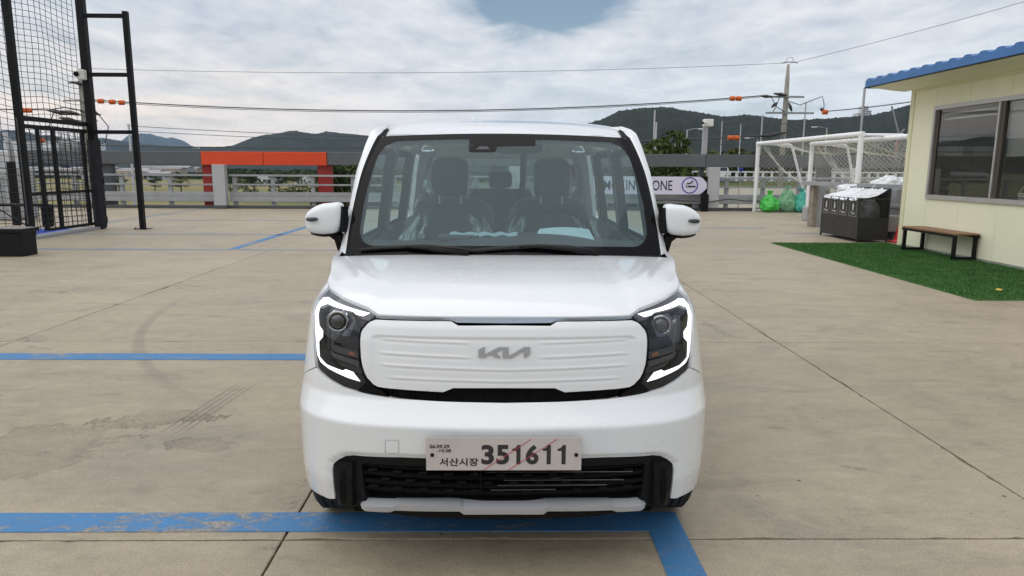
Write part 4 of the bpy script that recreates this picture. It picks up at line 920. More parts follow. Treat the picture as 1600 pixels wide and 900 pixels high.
rail_run(.66,7.18,[.9,2.3,3.7,5.1,6.9],'grey railing behind the white arrow sign')
rail_run(7.64,24,[8.0,9.3,10.6,12.,13.4,15,17,19,21,23],'grey railing behind the two white goals')
tag(MB().box(-24,24,YB-.1,YB+.2,.0006,.10,.01).build('edge_kerb','kerb_dark'),kind='structure')
bt=thing('parapet_beam',(0,YB,1.75),'long dark grey box beam with two orange panels along the deck edge','beam')
xs=[-26,-18.2,-10.44]; xs2=[-6.10,-1.0,4.85,7.17,12,18,26]
for a,b in list(zip(xs,xs[1:]))+list(zip(xs2,xs2[1:])):
    MB().box(a+.006,b-.006,YB-.08,YB+.45,1.525,1.965,.012).build('beam_panel','beam_grey',bt)
for a,b in ((-10.44,-8.30),(-8.29,-6.10)): MB().box(a+.004,b-.004,YB-.12,YB+.46,1.51,1.965,.008).build('orange_panel','orange',bt)
for x0,x1,lab in ((-10.01,-9.58,'light grey square column under the orange panels, left of the van'),(.25,.63,'light grey square column seen through the van windows'),(7.20,7.62,'light grey square column at the right tip of the arrow sign')):
    c=tag(MB().box(x0,x1,YB-.32,YB-.06,.115,1.52,.008).build('column','column_grey'),lab,'column','light grey columns'); c_=MB().box(x0-.005,x1+.005,YB-.325,YB-.055,.0006,.112,.006).build('plinth','kerb_dark',c)
for x0,x1,lab in ((-10.54,-10.06,'dark red column behind the left light grey column'),(-6.50,-6.02,'dark red column under the right end of the orange panels')):
    tag(MB().box(x0,x1,YB+.17,YB+.44,.0006,1.505,.008).build('column','red'),lab,'column','dark red columns')
for x0,x1,lab in ((-14.3,-13.7,'dark grey column behind the black cage post'),(-.4,.05,'dark grey column behind the van'),(4.9,5.2,'black column behind the arrow sign, next to the van pillar'),(7.05,7.19,'narrow black column left of the light grey column by the sign'),(11.3,11.75,'dark grey column behind the far goal')):
    tag(MB().box(x0,x1,YB+.17,YB+.44,.0006,1.52,.008).build('column','beam_grey'),lab,'column','dark columns under the beam')
# smoking zone sign
sg=thing('arrow_sign',(5.0,24.72,.89),'white arrow shaped sign reading SMOKING ZONE with a cigarette symbol','sign')
MB().prism([(2.4,.585),(6.90,.585),(7.0,.64),(7.15,.80),(7.15,.98),(7.0,1.14),(6.90,1.195),(2.4,1.195)],lambda a,b,t:(a,t,b),24.70,24.76).build('sign_board','sign_white',sg)
MB().box(6.6,7.19,24.77,24.80,.57,1.21).build('back_plate','black_plastic',sg)
text('lettering','SMOKING ZONE','sign_ink',.42,frame((4.665,24.697,.89),(1,0,0),(0,0,1)),sg,bold=.004,fit=(2.56,.35))
rg=MB(); n=40
rg.add([(6.555+r*math.cos(2*math.pi*k/n),24.696,.895+r*math.sin(2*math.pi*k/n)) for r in (.245,.285) for k in range(n)],[(k,(k+1)%n,n+(k+1)%n,n+k) for k in range(n)]); rg.build('ring','sign_blue',sg)
MB().box(6.48,6.76,24.694,24.699,.825,.885).build('cigarette','sign_ink',sg); MB().box(6.42,6.455,24.694,24.699,.825,.885).build('cigarette_tip','sign_ink',sg)
s_=MB(); s_.tube([(6.42,24.695,.93),(6.46,24.695,.955),(6.55,24.695,.97),(6.61,24.695,1.0),(6.66,24.695,1.07)],[.010,.020,.026,.026,.016],6); s_.build('smoke_curl','sign_ink',sg)
tag(MB().box(6.93,7.17,24.45,24.62,.001,.60,.01).build('litter_box','black_plastic'),'slim black box standing under the tip of the arrow sign','ashtray bin')
w=MB(); w.tube([(4.9,24.9,.33),(5.8,24.9,.38),(6.4,24.9,.35),(7.3,24.7,.33),(8.0,24.9,.42),(8.6,24.9,.36),(10,24.9,.33)],.022,6); tag(w.build('cable','cable',None,True),'black cable slung low along the railing beside the grey column','cable')
# camera post on the beam
ct=thing('camera_post',(7.14,25.2,1.97),'white security camera on a grey pole above the beam, right of the van','security camera')
MB().box(7.06,7.22,25.12,25.28,1.967,2.95,.01).build('pole','rail_grey',ct); MB().box(7.05,7.38,25.05,25.3,2.93,3.18,.02).build('camera_box','camera_white',ct)
m=MB(); m.tube([(7.10,25.0,3.06),(6.98,24.80,3.04),(6.90,24.68,3.02)],[.05,.055,.05],10); cb=m.build('camera','camera_white',ct,40)
m=MB(); m.tube([(6.898,24.676,3.02),(6.88,24.65,3.015)],[.046,.04],10); m.build('lens','black_gloss',cb,True)
# ---------------------------------------------------------------- goals
def netmesh(mb,fn,nu,nv,r=.0055,diag=True):
    """knotted mesh: strands along a sheet fn(u,v), as a diamond lattice"""
    def strand(pts): 
        pts=[Vector(p) for p in pts]
        V=[];F=[]
        for i,p in enumerate(pts):
            for k in range(3):
                a=2*math.pi*k/3; V.append((p.x+r*math.cos(a),p.y+r*math.cos(a)*.5,p.z+r*math.sin(a)))
            if i: F+=[((i-1)*3+k,(i-1)*3+(k+1)%3,i*3+(k+1)%3,i*3+k) for k in range(3)]
        mb.add(V,F)
    if diag:
        for d in (1,-1):
            for s in range(-nv,nu+1):
                pts=[]
                for j in range(nv+1):
                    i=s+j if d>0 else s+nv-j
                    if 0<=i<=nu: pts.append(fn(i/nu,j/nv))
                if len(pts)>1: strand(pts)
    else:
        for i in range(nu+1): strand([fn(i/nu,j/nv) for j in range(nv+1)])
        for j in range(nv+1): strand([fn(i/nu,j/nv) for i in range(nu+1)])
def goal(x,y0,y1,h,dt,db,r,lab,seed):
    t=thing('football_goal',(x,(y0+y1)/2,0),lab,'goal','white football goals')
    for y in (y0,y1):
        m=MB(); m.tube([(x,y,.0),(x,y,h)],r,12); m.build('goal_post','goal_white',t,40)
        m=MB(); m.tube([(x+r,y,h-.02),(x+dt-.12,y,h-.02),(x+dt,y,h-.05),(x+dt+.06,y,h-.16),(x+dt+(db-dt)*.5,y,h*.45),(x+db,y,.04)],r*.62,10); m.build('side_stay','goal_white',t,40)
        m=MB(); m.tube([(x+r,y,.04),(x+db,y,.04)],r*.55,8); m.build('ground_bar','goal_white',t,True)
    m=MB(); m.tube([(x,y0-r,h),(x,y1+r,h)],r,12); m.build('crossbar','goal_white',t,40)
    m=MB(); m.tube([(x+db,y0,.04),(x+db,y1,.04)],r*.55,8); m.build('ground_bar','goal_white',t,True)
    def back(u,v):
        y=y0+(y1-y0)*u; sag=math.sin(math.pi*u)
        if v<.3: k=v/.3; px,pz=x+dt*k,h-.02-.42*sag*k**1.2-.10*math.sin(k*math.pi)*sag
        else: k=(v-.3)/.7; px,pz=x+dt+(db-dt)*k+.10*math.sin(k*math.pi)*sag,(h-.02-.42*sag)*(1-k)+.05*k
        w=noise.noise((u*9+seed,v*6,1)); return (px+.06*w*sag,y+.05*noise.noise((u*7,v*5+seed,4)),pz+.05*w*sag)
    m=MB(); netmesh(m,back,34,17,.0045); m.build('goal_net','net_white',t)
    for y in (y0,y1):
        def side(u,v): 
            xb=lerp_tab([(0,dt),(1,db)],v); return (x+.03+(xb-.06)*u,y+.05*noise.noise((u*4+y,v*4,seed)),(h-.05)*(1-v)+.05)
        m=MB(); netmesh(m,side,9,15,.0045); m.build('side_net','net_white',t)
    m=MB()
    rr=random.Random(seed)
    for k in range(5):                                   # gathered slack hanging from the far stay
        u0=rr.uniform(.0,.18); u1=rr.uniform(.25,.5); pts=[]
        for i in range(9): f=i/8; pts.append((x+.15+1.1*f,y1+(y0-y1)*(u0+(u1-u0)*f)*.55,h-.1-1.25*f+.25*math.sin(f*math.pi)*-1))
        m.tube(pts,.006,4)
    m.build('slack_cord','net_white',t)
    return t
goal(8.93,17.75,24.88,2.34,1.15,2.0,.069,'larger white goal whose near post stands behind the black bins',3)
goal(9.52,15.6,21.9,2.24,1.05,1.75,.064,'white goal nested behind the other, crossbar running into the cream cabin',8)
# ---------------------------------------------------------------- cream cabin at the right
WX=7.8; HS=2.97
bo=thing('site_cabin',(9.6,9.2,0),'cream prefabricated cabin with blue corrugated roof and sliding windows','cabin')
ys=[13.58,12.91]; 
def wp(y0,y1,z0,z1): MB().box(WX,WX+.07,min(y0,y1)+.002,max(y0,y1)-.002,z0,z1,.003).build('wall_panel','cream',bo)
wp(13.60,12.91,.05,HS)
WY0,WY1,WZ0,WZ1=9.30,12.91,.955,2.60
yy=[12.91,11.98,11.02,10.06,9.30]
for a,b in zip(yy,yy[1:]): wp(a,b,.05,WZ0); wp(a,b,WZ1,HS)
for a in (9.30,8.30,7.3,6.3,5.3): wp(a,a-1.0,.05,HS)
for k in range(4): x=WX+.005+.93*k; MB().box(x+.002,x+.926,13.60,13.66,.05,HS+.02,.003).build('wall_panel','cream',bo)
MB().box(WX-.018,WX+.08,13.585,13.70,.02,HS).build('corner_trim','cream_trim',bo)
MB().box(WX-.012,WX+.05,4.3,13.584,.0006,.05).build('base_channel','alu',bo)
MB().box(WX-.03,WX-.001,4.3,13.58,HS-.05,HS+.01).build('eaves_moulding','cream_trim',bo)
MB().box(11.5,11.56,4.3,13.6,.05,HS).box(WX+.08,11.5,4.3,4.36,.05,HS).build('rear_wall','cream',bo)
MB().box(WX+.08,11.5,4.36,13.58,-.02,.03).build('cabin_floor','booth_dark',bo)
# roof: corrugated sheet with its blue edge, and the soffit below
RX0=7.02; RY1=13.98
def wave(y): 
    k=((RY1-y)/.36)%1; return .045*(sstep(.0,.22,k)-sstep(.45,.78,k))
rys=[RY1-.36*i/10 for i in range(int((RY1-4.0)/.036))]
rz=lambda x,y:3.150+.07*(x-RX0)+wave(y)
rf2=MB().grid(lambda y,x:(x,y,rz(x,y)),rys,[RX0,8.6,10.2,11.9]).build('roof_sheet','roof_blue',bo,30)
MB().grid(lambda y,j:(RX0,y,(3.035,rz(RX0,y))[j]),rys,[0,1]).build('roof_edge','roof_blue',rf2)
MB().grid(lambda x,j:(x,RY1,(3.035+.0*(x-RX0),rz(x,RY1-.0001))[j]),lin(RX0,11.9,12),[0,1]).build('roof_edge','roof_blue',rf2)
MB().box(RX0-.006,RX0+.03,4,RY1+.004,3.018,3.036).box(RX0+.03,11.9,RY1-.03,RY1+.006,3.018,3.036).build('drip_edge','steel_black',rf2)
MB().grid(lambda x,j:(x,(4.0,RY1-.03)[j],3.03-.07*sstep(RX0,WX,x)),[RX0+.03,7.2,7.4,7.6,7.79],[0,1]).build('soffit','cream',bo)
MB().box(WX-.01,11.6,13.71,RY1-.03,2.985,3.0).build('soffit','cream',bo)
MB().box(WX,11.6,4.3,13.6,HS+.02,3.0).build('ceiling','booth_dark',bo)
# sliding window
fr=thing('x',(0,0,0),None,None); bpy.data.objects.remove(fr); BASE.pop('x',None)
win=MB()
win.box(WX-.035,WX+.06,WY0,WY1,WZ0,WZ0+.075).box(WX-.035,WX+.06,WY0,WY1,WZ1-.07,WZ1).box(WX-.035,WX+.06,WY1-.055,WY1,WZ0+.075,WZ1-.07)
wf=win.build('window','alu',bo); 
for y0,y1 in ((12.78,12.855),(11.10,11.17),(11.175,11.235)): MB().box(WX-.005,WX+.03,y0,y1,WZ0+.076,WZ1-.071,.004).build('sash_stile','bronze',wf)
MB().box(WX-.03,WX+.004,11.19,11.225,WZ0+.076,WZ1-.071,.004).build('sash_stile','alu',wf)
for y0,y1,x in ((11.17,12.78,.018),(9.32,11.10,.03)):
    MB().grid(lambda y,z:(WX+x,y,z),[y1,y0],[WZ0+.075,WZ1-.07]).build('pane','booth_glass',wf)
b1=MB()
for k in range(3): b1.box(WX+.12,WX+.125,11.25,12.85,2.44-.03*k-.028,2.44-.03*k+.03)
b1.build('blind','blind',wf)
b2=MB()
for k in range(26): b2.add([(WX+.10,9.34,2.52-.032*k),(WX+.125,9.34,2.512-.032*k-.028),(WX+.125,11.12,2.512-.032*k-.028),(WX+.10,11.12,2.52-.032*k)],[(0,1,2,3)])
b2.build('blind','blind',wf)
tag(MB().box(8.6,9.0,11.05,11.45,.001,1.70,.01).build('locker','pale_blue'),'pale blue locker standing inside the cream cabin behind the window','locker')
bk=thing('basket',(8.02,10.72,.97),'small white plastic basket inside the right window of the cabin','basket')
m=MB()
for k in range(18):
    a=2*math.pi*k/18; m.tube([(8.02+.075*math.cos(a),10.72+.12*math.sin(a),.98),(8.02+.095*math.cos(a),10.72+.15*math.sin(a),1.12)],.007,4)
for z,q in ((.98,1),(1.03,1.08),(1.08,1.17),(1.12,1.25)): m.tube([(8.02+.076*q*math.cos(2*math.pi*k/24),10.72+.12*q*math.sin(2*math.pi*k/24),z) for k in range(25)],.009,4)
m.build('basket_body','basket_white',bk)
m=MB(); m.tube([(8.02,10.72+.148*math.cos(R(a)),1.12+.12*math.sin(R(a))) for a in range(0,181,15)],.008,6); m.build('handle','basket_white',bk)
tag(MB().box(WX+.10,8.3,9.35,12.85,.90,.955,.005).build('window_ledge','wood_grey'),'grey ledge inside the cabin under the window','shelf')
m=MB(); m.tube([(13.35,26.6,-9.2),(13.35,26.6,4.42),(13.40,26.6,4.50),(14.6,26.6,4.56)],.045,8); tag(m.build('mast_pipe','steel_pole',None,True),'thin grey pole with a short arm ending at the corner of the blue roof','pole')
# turf mat with real blades
TX0,TX1,TY0,TY1=5.42,7.785,7.84,14.03
tag(MB().box(TX0,TX1,TY0,TY1,.0008,.010).build('turf_mat','turf_green'),kind='structure')
bl=MB(); rr=random.Random(5)
V=[];F=[]
for k in range(52000):
    x=rr.uniform(TX0,TX1); y=rr.uniform(TY0,TY1); a=rr.uniform(0,6.28); h=rr.uniform(.012,.030); w=.0045; dx,dy=math.cos(a)*w,math.sin(a)*w; lx,ly=rr.uniform(-.012,.012),rr.uniform(-.012,.012)
    i=len(V); V+=[(x-dx,y-dy,.009),(x+dx,y+dy,.009),(x+lx,y+ly,.009+h)]; F.append((i,i+1,i+2))
bl.v=V; bl.f=F; tag(bl.build('artificial_grass','turf_green'),'short green artificial grass in front of the cream cabin','grass',kind='stuff')
m=MB(); m.add([(6.0,8.35,.04),(6.05,8.38,.055),(6.11,8.36,.045),(6.06,8.325,.035),(6.06,8.35,.05)],[(0,1,4),(1,2,4),(2,3,4),(3,0,4)]); tag(m.build('fallen_leaf','leaf_yellow'),'yellow fallen leaf lying on the green turf','leaf')
# bench by the cabin
bn=thing('bench',(7.57,12.05,0),'low bench with brown wooden seat and black square legs on the turf','bench')
for k in range(4): x=7.375+.1*k; MB().box(x+.002,x+.098,11.30,12.86,.425,.455,.004).build('seat_board','wood',bn)
for x in (7.37,7.74): MB().box(x,x+.03,11.30,12.86,.385,.424).build('seat_rail','steel_black',bn)
for y in (11.36,12.80):
    m=MB(); m.box(7.375,7.425,y-.025,y+.025,.03,.384).box(7.715,7.765,y-.025,y+.025,.03,.384).box(7.375,7.765,y-.0245,y+.0245,.0285,.068); m.build('leg_frame','steel_black',bn)
# black recycling station
rs_=thing('recycling_station',(7.6,15.05,0),'black four-bin recycling station with white pictograms beside the cabin','waste bin')
X0,X1,YA,YZ=7.25,7.88,14.25,15.92
MB().box(X0,X0+.02,YA,YZ,.07,.90,.003).build('front_panel','bin_black',rs_)
MB().box(X0+.021,X1-.021,YA,YA+.02,.05,.475,.003).build('side_panel','bin_black',rs_); MB().box(X0+.021,X1-.021,YZ-.02,YZ,.05,.90,.003).build('side_panel','bin_black',rs_)
MB().grid(lambda x,z:(x,YA+.008,z),[X0+.04,X1-.05],[.50,.86]).build('side_window','acrylic_dark',rs_)
MB().box(X1-.02,X1,YA,YZ,.05,1.10,.003).build('back_panel','bin_black',rs_); MB().box(X0+.022,X1-.022,YA+.022,YZ-.022,.06,.09).build('base_plate','bin_black',rs_)
for x,y,z in ((X0+.012,YA+.012,.9),(X0+.012,YZ-.012,.9),(X1-.012,YA+.012,1.1),(X1-.012,YZ-.012,1.1)):
    MB().box(x-.014,x+.014,y-.014,y+.014,.001,z).build('corner_post','bin_black',rs_)
MB().box(X0,X1-.021,YA-.003,YA+.025,.87,.905).build('cross_rail','bin_black',rs_); MB().box(X0+.021,X1-.021,YA-.002,YA+.022,.475,.50).build('cross_rail','bin_black',rs_)
for q in (.42,.83,1.24): MB().box(X0+.021,X1-.021,YA+q,YA+q+.01,.1,.86).build('divider','bin_black',rs_)
for k,(word,y) in enumerate((('Plastic',15.70),('Plastic',15.31),('Plastic',14.92),('Trash',14.50))):
    fx=X0-.0015; mb=MB(); h0,h1,w=.52,.845,.15
    for a,b,c,d in ((-w,w,h0,h0+.005),(-w,w,h1-.005,h1),(-w,-w+.005,h0+.005,h1-.005),(w-.005,w,h0+.005,h1-.005)): mb.box(fx,fx+.002,y+a,y+b,c,d)
    lb=mb.build('pictogram','label_white',rs_)
    ic=[(-.03,.64),(.03,.64),(.03,.73),(.018,.755),(.018,.785),(-.018,.785),(-.018,.755),(-.03,.73)] if word!='Trash' else [(-.02,.64),(.03,.65),(.02,.70),(.05,.72),(.0,.80),(-.04,.74),(-.015,.73),(-.03,.69)]
    MB().prism([(a,b) for a,b in ic],lambda a,b,t:(t,y-a,b),fx-.001,fx+.001).build('icon','label_white',lb)
    text('word',word,'label_white',.075,frame((fx-.0005,y,.585),(0,-1,0),(0,0,1)),lb,bold=.001)
# white bin liners
def blob(name,m,c,h,lab,cat,group,seed,parts=None,amp=.30,n=(56,40),taper=.0):
    mb=MB(); pw=lambda v,e:math.copysign(abs(v)**e,v)
    def f(a,b):
        x=math.cos(a)*math.cos(b); y=math.sin(a)*math.cos(b); z=math.sin(b); q=noise.noise((x*1.6+seed,y*1.6,z*1.6))*amp+noise.noise((x*4+seed,y*4,z*4))*amp*.45+(.5-abs(noise.noise((x*5,y*5+seed,z*2.4))))*amp*.55+(.4-abs(noise.noise((x*11+seed,y*11,z*5))))*amp*.30-.2*amp
        k=1+q; zz=max(-.96,z); tp=1-taper*z
        return (c[0]+h[0]*x*k*tp,c[1]+h[1]*y*k*tp,c[2]+h[2]*(zz*k if zz>0 else zz))
    mb.grid(f,lin(-math.pi,math.pi,n[0]),lin(-math.pi/2,math.pi/2,n[1])); return tag(mb.build(name,m,None,True),lab,cat,group)
for k,y in enumerate((15.66,15.28,14.90,14.50)):
    mb=MB()
    def drape(u,v,y=y,k=k):
        # from the high back edge over the opening and out over the front lip
        x=X1-.05+(X0-.035-X1+.05)*v; z=1.075-.165*sstep(0,1,v)**.9-.07*math.sin(math.pi*v)*(.4+.6*abs(math.sin(u*5+k)))
        z+=.045*noise.noise((u*5+k*3,v*2.2,2))+.02*noise.noise((u*14,v*4,k))
        if v>.93: z-=.06*(v-.93)/.07*(1+.8*noise.noise((u*6,k,1)))
        return (x,y+.19*(1-2*u)*(1.0-.12*v)+.02*noise.noise((v*4,u*3,k)),z)
    mb.grid(drape,lin(0,1,26),lin(0,1,22))
    tag(mb.build('bin_liner','bag_white',None,True),('white liner bag folded over the farthest bin of the black station','white liner bag over the second bin from the far end','white liner bag over the third bin from the far end','white liner bag over the nearest bin, its corner hanging down')[k],'bin liner','white liners in the recycling station')
blob('bin_liner','bag_white',(7.57,14.52,.60),(.24,.20,.28),'white liner bag showing through the dark side window of the bins','bin liner','white liners in the recycling station',11,amp=.15)
blob('garbage_bag','bag_white',(8.75,15.9,1.08),(.38,.34,.24),'white garbage bag heaped highest behind the black bins','garbage bag','white garbage bags behind the bins',21)
blob('garbage_bag','bag_white',(8.30,16.7,.95),(.34,.3,.20),'small white garbage bag peeping over the bins beside the goal post','garbage bag','white garbage bags behind the bins',25)
blob('garbage_bag','bag_white',(8.95,15.9,.5),(.42,.38,.5),'white garbage bag low behind the grey rail post','garbage bag','white garbage bags behind the bins',33,amp=.2)
# coloured bags beside the goal
for nm,m_,c,h,lab,sd in (('garbage_bag','bag_green',(9.27,24.4,.30),(.30,.28,.31),'bright green garbage bag, leftmost of three by the goal',1),('garbage_bag','bag_pale',(9.92,24.5,.38),(.31,.28,.40),'pale green see-through garbage bag in the middle of three',2),('garbage_bag','bag_teal',(10.38,24.4,.34),(.28,.28,.36),'teal garbage bag beside the goal stay, rightmost of three',3)):
    g=blob(nm,m_,c,h,lab,'garbage bag','coloured garbage bags by the goal',sd,taper=.30)
    kk=MB(); kk.grid(lambda a,v:(c[0]+(.02+.10*v)*math.cos(a)*(1+.5*noise.noise((a,v,sd))),c[1]+(.02+.07*v)*math.sin(a),c[2]+h[2]*.95+.14*v+.05*noise.noise((a*2,v,sd))),lin(0,6.28,13),[0,.5,1]); kk.build('tied_neck',m_,g,True)
# grey corner railing beside the bins
cr=thing('corner_railing',(8.2,16.5,0),'grey corner railing with a rust-streaked post behind the black bins','railing')
MB().box(8.02,8.15,18.15,18.40,.001,1.06,.01).build('post','rust_grey',cr); MB().box(8.155,8.36,18.2,18.5,.001,1.06,.01).build('post','rail_grey',cr)
m=MB(); m.bar((7.93,18.5,1.115),(8.30,17.2,1.115),.20,.10); m.bar((8.30,17.2,1.115),(8.62,14.75,1.115),.16,.085); m.build('top_rail','rail_grey',cr)
MB().box(8.36,8.60,14.9,15.14,.36,1.07,.01).build('post','rail_grey',cr); MB().box(8.34,8.85,14.82,15.2,.66,.74,.01).build('collar','rail_grey',cr)
MB().box(8.16,8.75,14.78,15.3,.17,.52,.02).build('stone_block','stone_grey',cr); MB().box(8.30,8.6,14.85,15.2,.001,.17,.01).build('foot','kerb_dark',cr)
MB().box(8.80,9.06,20.3,20.6,.001,.40,.02).build('stone_block','stone_grey',cr)
cn=thing('traffic_cone',(8.22,14.15,0),'red traffic cone mostly hidden behind the cabin corner','cone')
MB().lathe([(.17,.03),(.12,.06),(.03,.52),(.0,.53)],'z',(8.18,14.30,0),20).build('cone_body','cone_red',cn,40); MB().box(8.0,8.36,14.12,14.48,.001,.032,.006).build('cone_base','cone_red',cn)

# ---------------------------------------------------------------- netted ball cage at the left
CXX=-9.5
cg=thing('ball_cage',(CXX,13.,0),'tall black netted ball cage with a gate and a ladder-like side brace','sports cage')
MB().box(-9.49,-9.33,16.60,16.77,.01,6.4,.01).build('corner_post','steel_black',cg)
MB().box(-9.56,-9.44,14.29,14.41,.01,6.4,.006).build('post','steel_black',cg)
MB().box(-9.56,-9.44,11.0,11.12,.01,6.4,.006).build('post','steel_black',cg)
for z in (6.3,): MB().box(-9.54,-9.46,9.0,16.57,z,z+.08).build('top_rail','steel_black',cg)
MB().box(-9.545,-9.455,14.42,16.57,2.34,2.43).build('lintel','steel_black',cg); MB().box(-9.53,-9.47,14.42,16.57,2.19,2.27).build('gate_rail','steel_black',cg)
MB().box(-8.475,-8.365,16.60,16.71,.012,4.86,.005).build('brace_post','steel_black',cg)
for z in (4.72,3.45,2.18): MB().box(-9.33,-8.476,16.615,16.695,z,z+.085,.004).build('brace_rung','steel_black',cg)
for x in (-8.42,-9.445): 
    b=MB().box(x-.16,x+.16,16.52,16.80 if x>-9 else 16.57,.0008,.012).build('foot_plate','steel_black',cg)
    for d in (-.12,.12): MB().lathe([(.018,.0),(.018,.03),(.0,.034)],'z',(x+d,16.545,.012),8).build('anchor_bolt','steel_black',b)
cb=MB().box(-9.52,-9.36,16.46,16.595,3.36,3.58,.015).build('sensor_unit','camera_white',cg); MB().lathe([(0,-.03),(.055,-.028),(.06,.0)],'y',(-9.52,16.46,3.48),14).build('sensor_lens','black_plastic',cb)
# padded sleeve on the corner post
mb=MB(); mb.grid(lambda a,z:(-9.41+(.135+.03*noise.noise((a*2,z*6,1))+.02*noise.noise((a*4,z*14,5)))*math.cos(a),16.69+(.135+.03*noise.noise((a*2,z*6,3)))*math.sin(a),z),lin(0,2*math.pi,22),lin(.04,2.05,50)); mb.build('post_padding','net_black',cg,True)
gt=MB()
for y in (14.86,15.36,16.42): gt.box(-9.53,-9.47,y-.03,y+.03,.12,2.19)
gt.box(-9.525,-9.475,14.42,16.57,.86,.92).box(-9.525,-9.475,14.89,16.57,.10,.16)
gt.build('gate_frame','steel_black',cg)
mb=MB(); mb.tube([(-9.5,14.25,2.36),(-9.45,14.2,2.38),(-9.45,14.2,.3)],.012,5); mb.build('gate_cable','cable',cg)
def lattice(m,fn,nu,nv,r,ny=4): netmesh(m,fn,nu,nv,r,False)
m=MB(); netmesh(m,lambda u,v:(CXX-.06+.03*noise.noise((u*9,v*5,2)),8.9+7.7*u+.018*noise.noise((u*14,v*11,7)),.10+6.2*v+.02*noise.noise((u*10,v*12,4))+.03*math.sin(u*24)),40,52,.0062,False); m.build('side_net','net_black',cg)
m=MB(); netmesh(m,lambda u,v:(-9.6-7.0*u+.03*noise.noise((u*12,v*11,1)),16.72+.04*noise.noise((u*9,v*9,5)),.10+6.2*v+.04*noise.noise((u*11,v*12,9))),40,12,.0062,False)
m=MB(); netmesh(m,lambda u,v:(CXX+.02,14.44+2.1*u+.02*noise.noise((u*6,v*9,3)),.12+2.06*v+.03*noise.noise((u*7,v*7,6))),13,17,.0062,False); m.build('gate_net','net_black',cg)
MB().box(-9.62,-9.34,8.9,16.56,.0006,.055,.006).build('base_kerb','rail_grey',cg)
mb=MB(); mb.box(-18,-9.63,5,16.55,.0006,.006); tag(mb.build('cage_turf','turf_blue'),kind='structure')
tag(MB().box(-11.2,-11.08,5,16.5,.0064,.0085).build('pitch_line','line_white'),kind='structure'); tag(MB().box(-18,-11.3,5,16.4,.0062,.0075).build('inner_turf','turf_green'),kind='structure')
pg=thing('hurdle',(-10.6,15.6,0),'low black pipe hurdle standing inside the netted cage','hurdle')
m=MB(); m.tube([(-10.4,16.3,.01),(-10.4,16.3,.50),(-10.44,16.3,.56),(-10.55,16.3,.57),(-13.5,16.3,.57)],.035,8); m.build('pipe_frame','steel_black',pg,True)
m=MB(); m.tube([(-11.6,16.3,.55),(-10.8,16.3,.05)],.014,6); m.build('diagonal_brace','steel_black',pg)
tag(MB().box(-11.06,-10.86,17.1,17.3,.001,.54,.03).build('black_case','black_plastic'),'black upright case standing behind the cage gate','case')
eq=thing('equipment_cabinet',(-13.6,19.5,0),'pale grey louvred outdoor unit behind the net at the left edge','air unit')
MB().box(-14.8,-12.95,19.0,20.0,.02,1.35,.03).build('unit_body','cabinet_grey',eq); MB().box(-14.5,-13.3,19.05,19.9,1.36,1.85,.03).build('upper_unit','facade_white',eq)
for k in range(8): MB().box(-14.6,-13.15,18.975,18.998,.28+.12*k,.33+.12*k).build('louvre','rail_grey',eq)
m=MB(); m.tube([(-13.0,19.2,1.3),(-12.95,19.1,1.9),(-13.05,19.1,2.3)],.07,8); m.build('duct','rail_grey',eq,True)
tag(MB().box(-12.02,-11.88,17.5,17.65,.0065,1.55,.01).build('switch_post','steel_black'),'thin black box post behind the net left of the gate','post')
lb=thing('bench',(-8.6,11.7,0),'black slab-sided bench with greyish top at the left edge','bench')
MB().box(-9.9,-7.71,11.42,11.86,.39,.45,.006).build('seat','steel_black',lb); MB().box(-9.88,-7.73,11.44,11.84,.4505,.456,.002).build('seat_top','wood_grey',lb)
MB().box(-8.21,-7.76,11.45,11.83,.001,.389,.008).build('leg','steel_black',lb); MB().box(-9.8,-9.35,11.45,11.83,.001,.389,.008).build('leg','steel_black',lb)
# ---------------------------------------------------------------- power lines
def utility_pole(x,y,top,lab):
    t=thing('utility_pole',(x,y,-9),lab,'utility pole','power poles beyond the deck'); m=MB(); m.tube([(x,y,-9),(x,y,top-3),(x,y,top-1.2),(x,y,top)],[.26,.21,.17,.10],12); m.build('pole','concrete_pole',t,True); return t
p1=utility_pole(23.6,60,10.0,'tall concrete power pole with two crossarms, right of the van')
MB().box(22.1,25.0,59.7,59.85,7.30,7.45).build('crossarm','steel_pole',p1); MB().box(21.9,25.9,59.68,59.83,6.0,6.15).build('crossarm','steel_pole',p1)
m=MB(); m.tube([(22.9,59.6,10.05),(23.3,59.6,10.12),(23.9,59.6,10.12),(24.2,59.6,10.05)],.045,5); m.tube([(23.2,59.6,10.1),(23.35,59.6,10.45),(23.7,59.6,10.5),(23.9,59.6,10.15)],.022,5); m.build('top_bracket','steel_pole',p1)
for a,b in (((21.3,7.42),(22.3,7.35)),((22.4,7.62),(23.5,7.5)),((22.7,6.9),(22.3,6.5)),((23.7,6.9),(24,6.2)),((26.4,6.5),(26.6,6.2))):
    ins=MB(); ins.tube([(a[0],59.6,a[1]),((a[0]+b[0])/2,59.6,(a[1]+b[1])/2),(b[0],59.6,b[1])],[.06,.15,.06],6); ins.build('insulator','insulator',p1,True)
for x,z in ((22.2,4.2),(23.,4.4),(22.6,4.3)): ins=MB(); ins.tube([(x-.7,59.6,z-.05),(x,59.6,z),(x+.7,59.6,z+.08)],[.05,.17,.05],6); ins.build('insulator','insulator',p1,True)
m=MB()
for pts in ([(22.2,7.3),(22.6,6.6),(23.4,6.1)],[(22.9,7.4),(22.6,6.5),(22.4,6.15)],[(23.6,7.0),(24.6,6.7),(25.6,7.1),(26.4,7.4),(26.6,6.8),(26.6,6.3)],[(22.2,4.3),(22.6,5.0),(23.5,5.2),(24.6,4.6)],[(23.0,4.4),(22.9,3),(22.9,1)],[(23.2,4.2),(24.4,2.6),(24.6,1)]):
    m.tube([(a,59.5,b) for a,b in pts],.035,5)
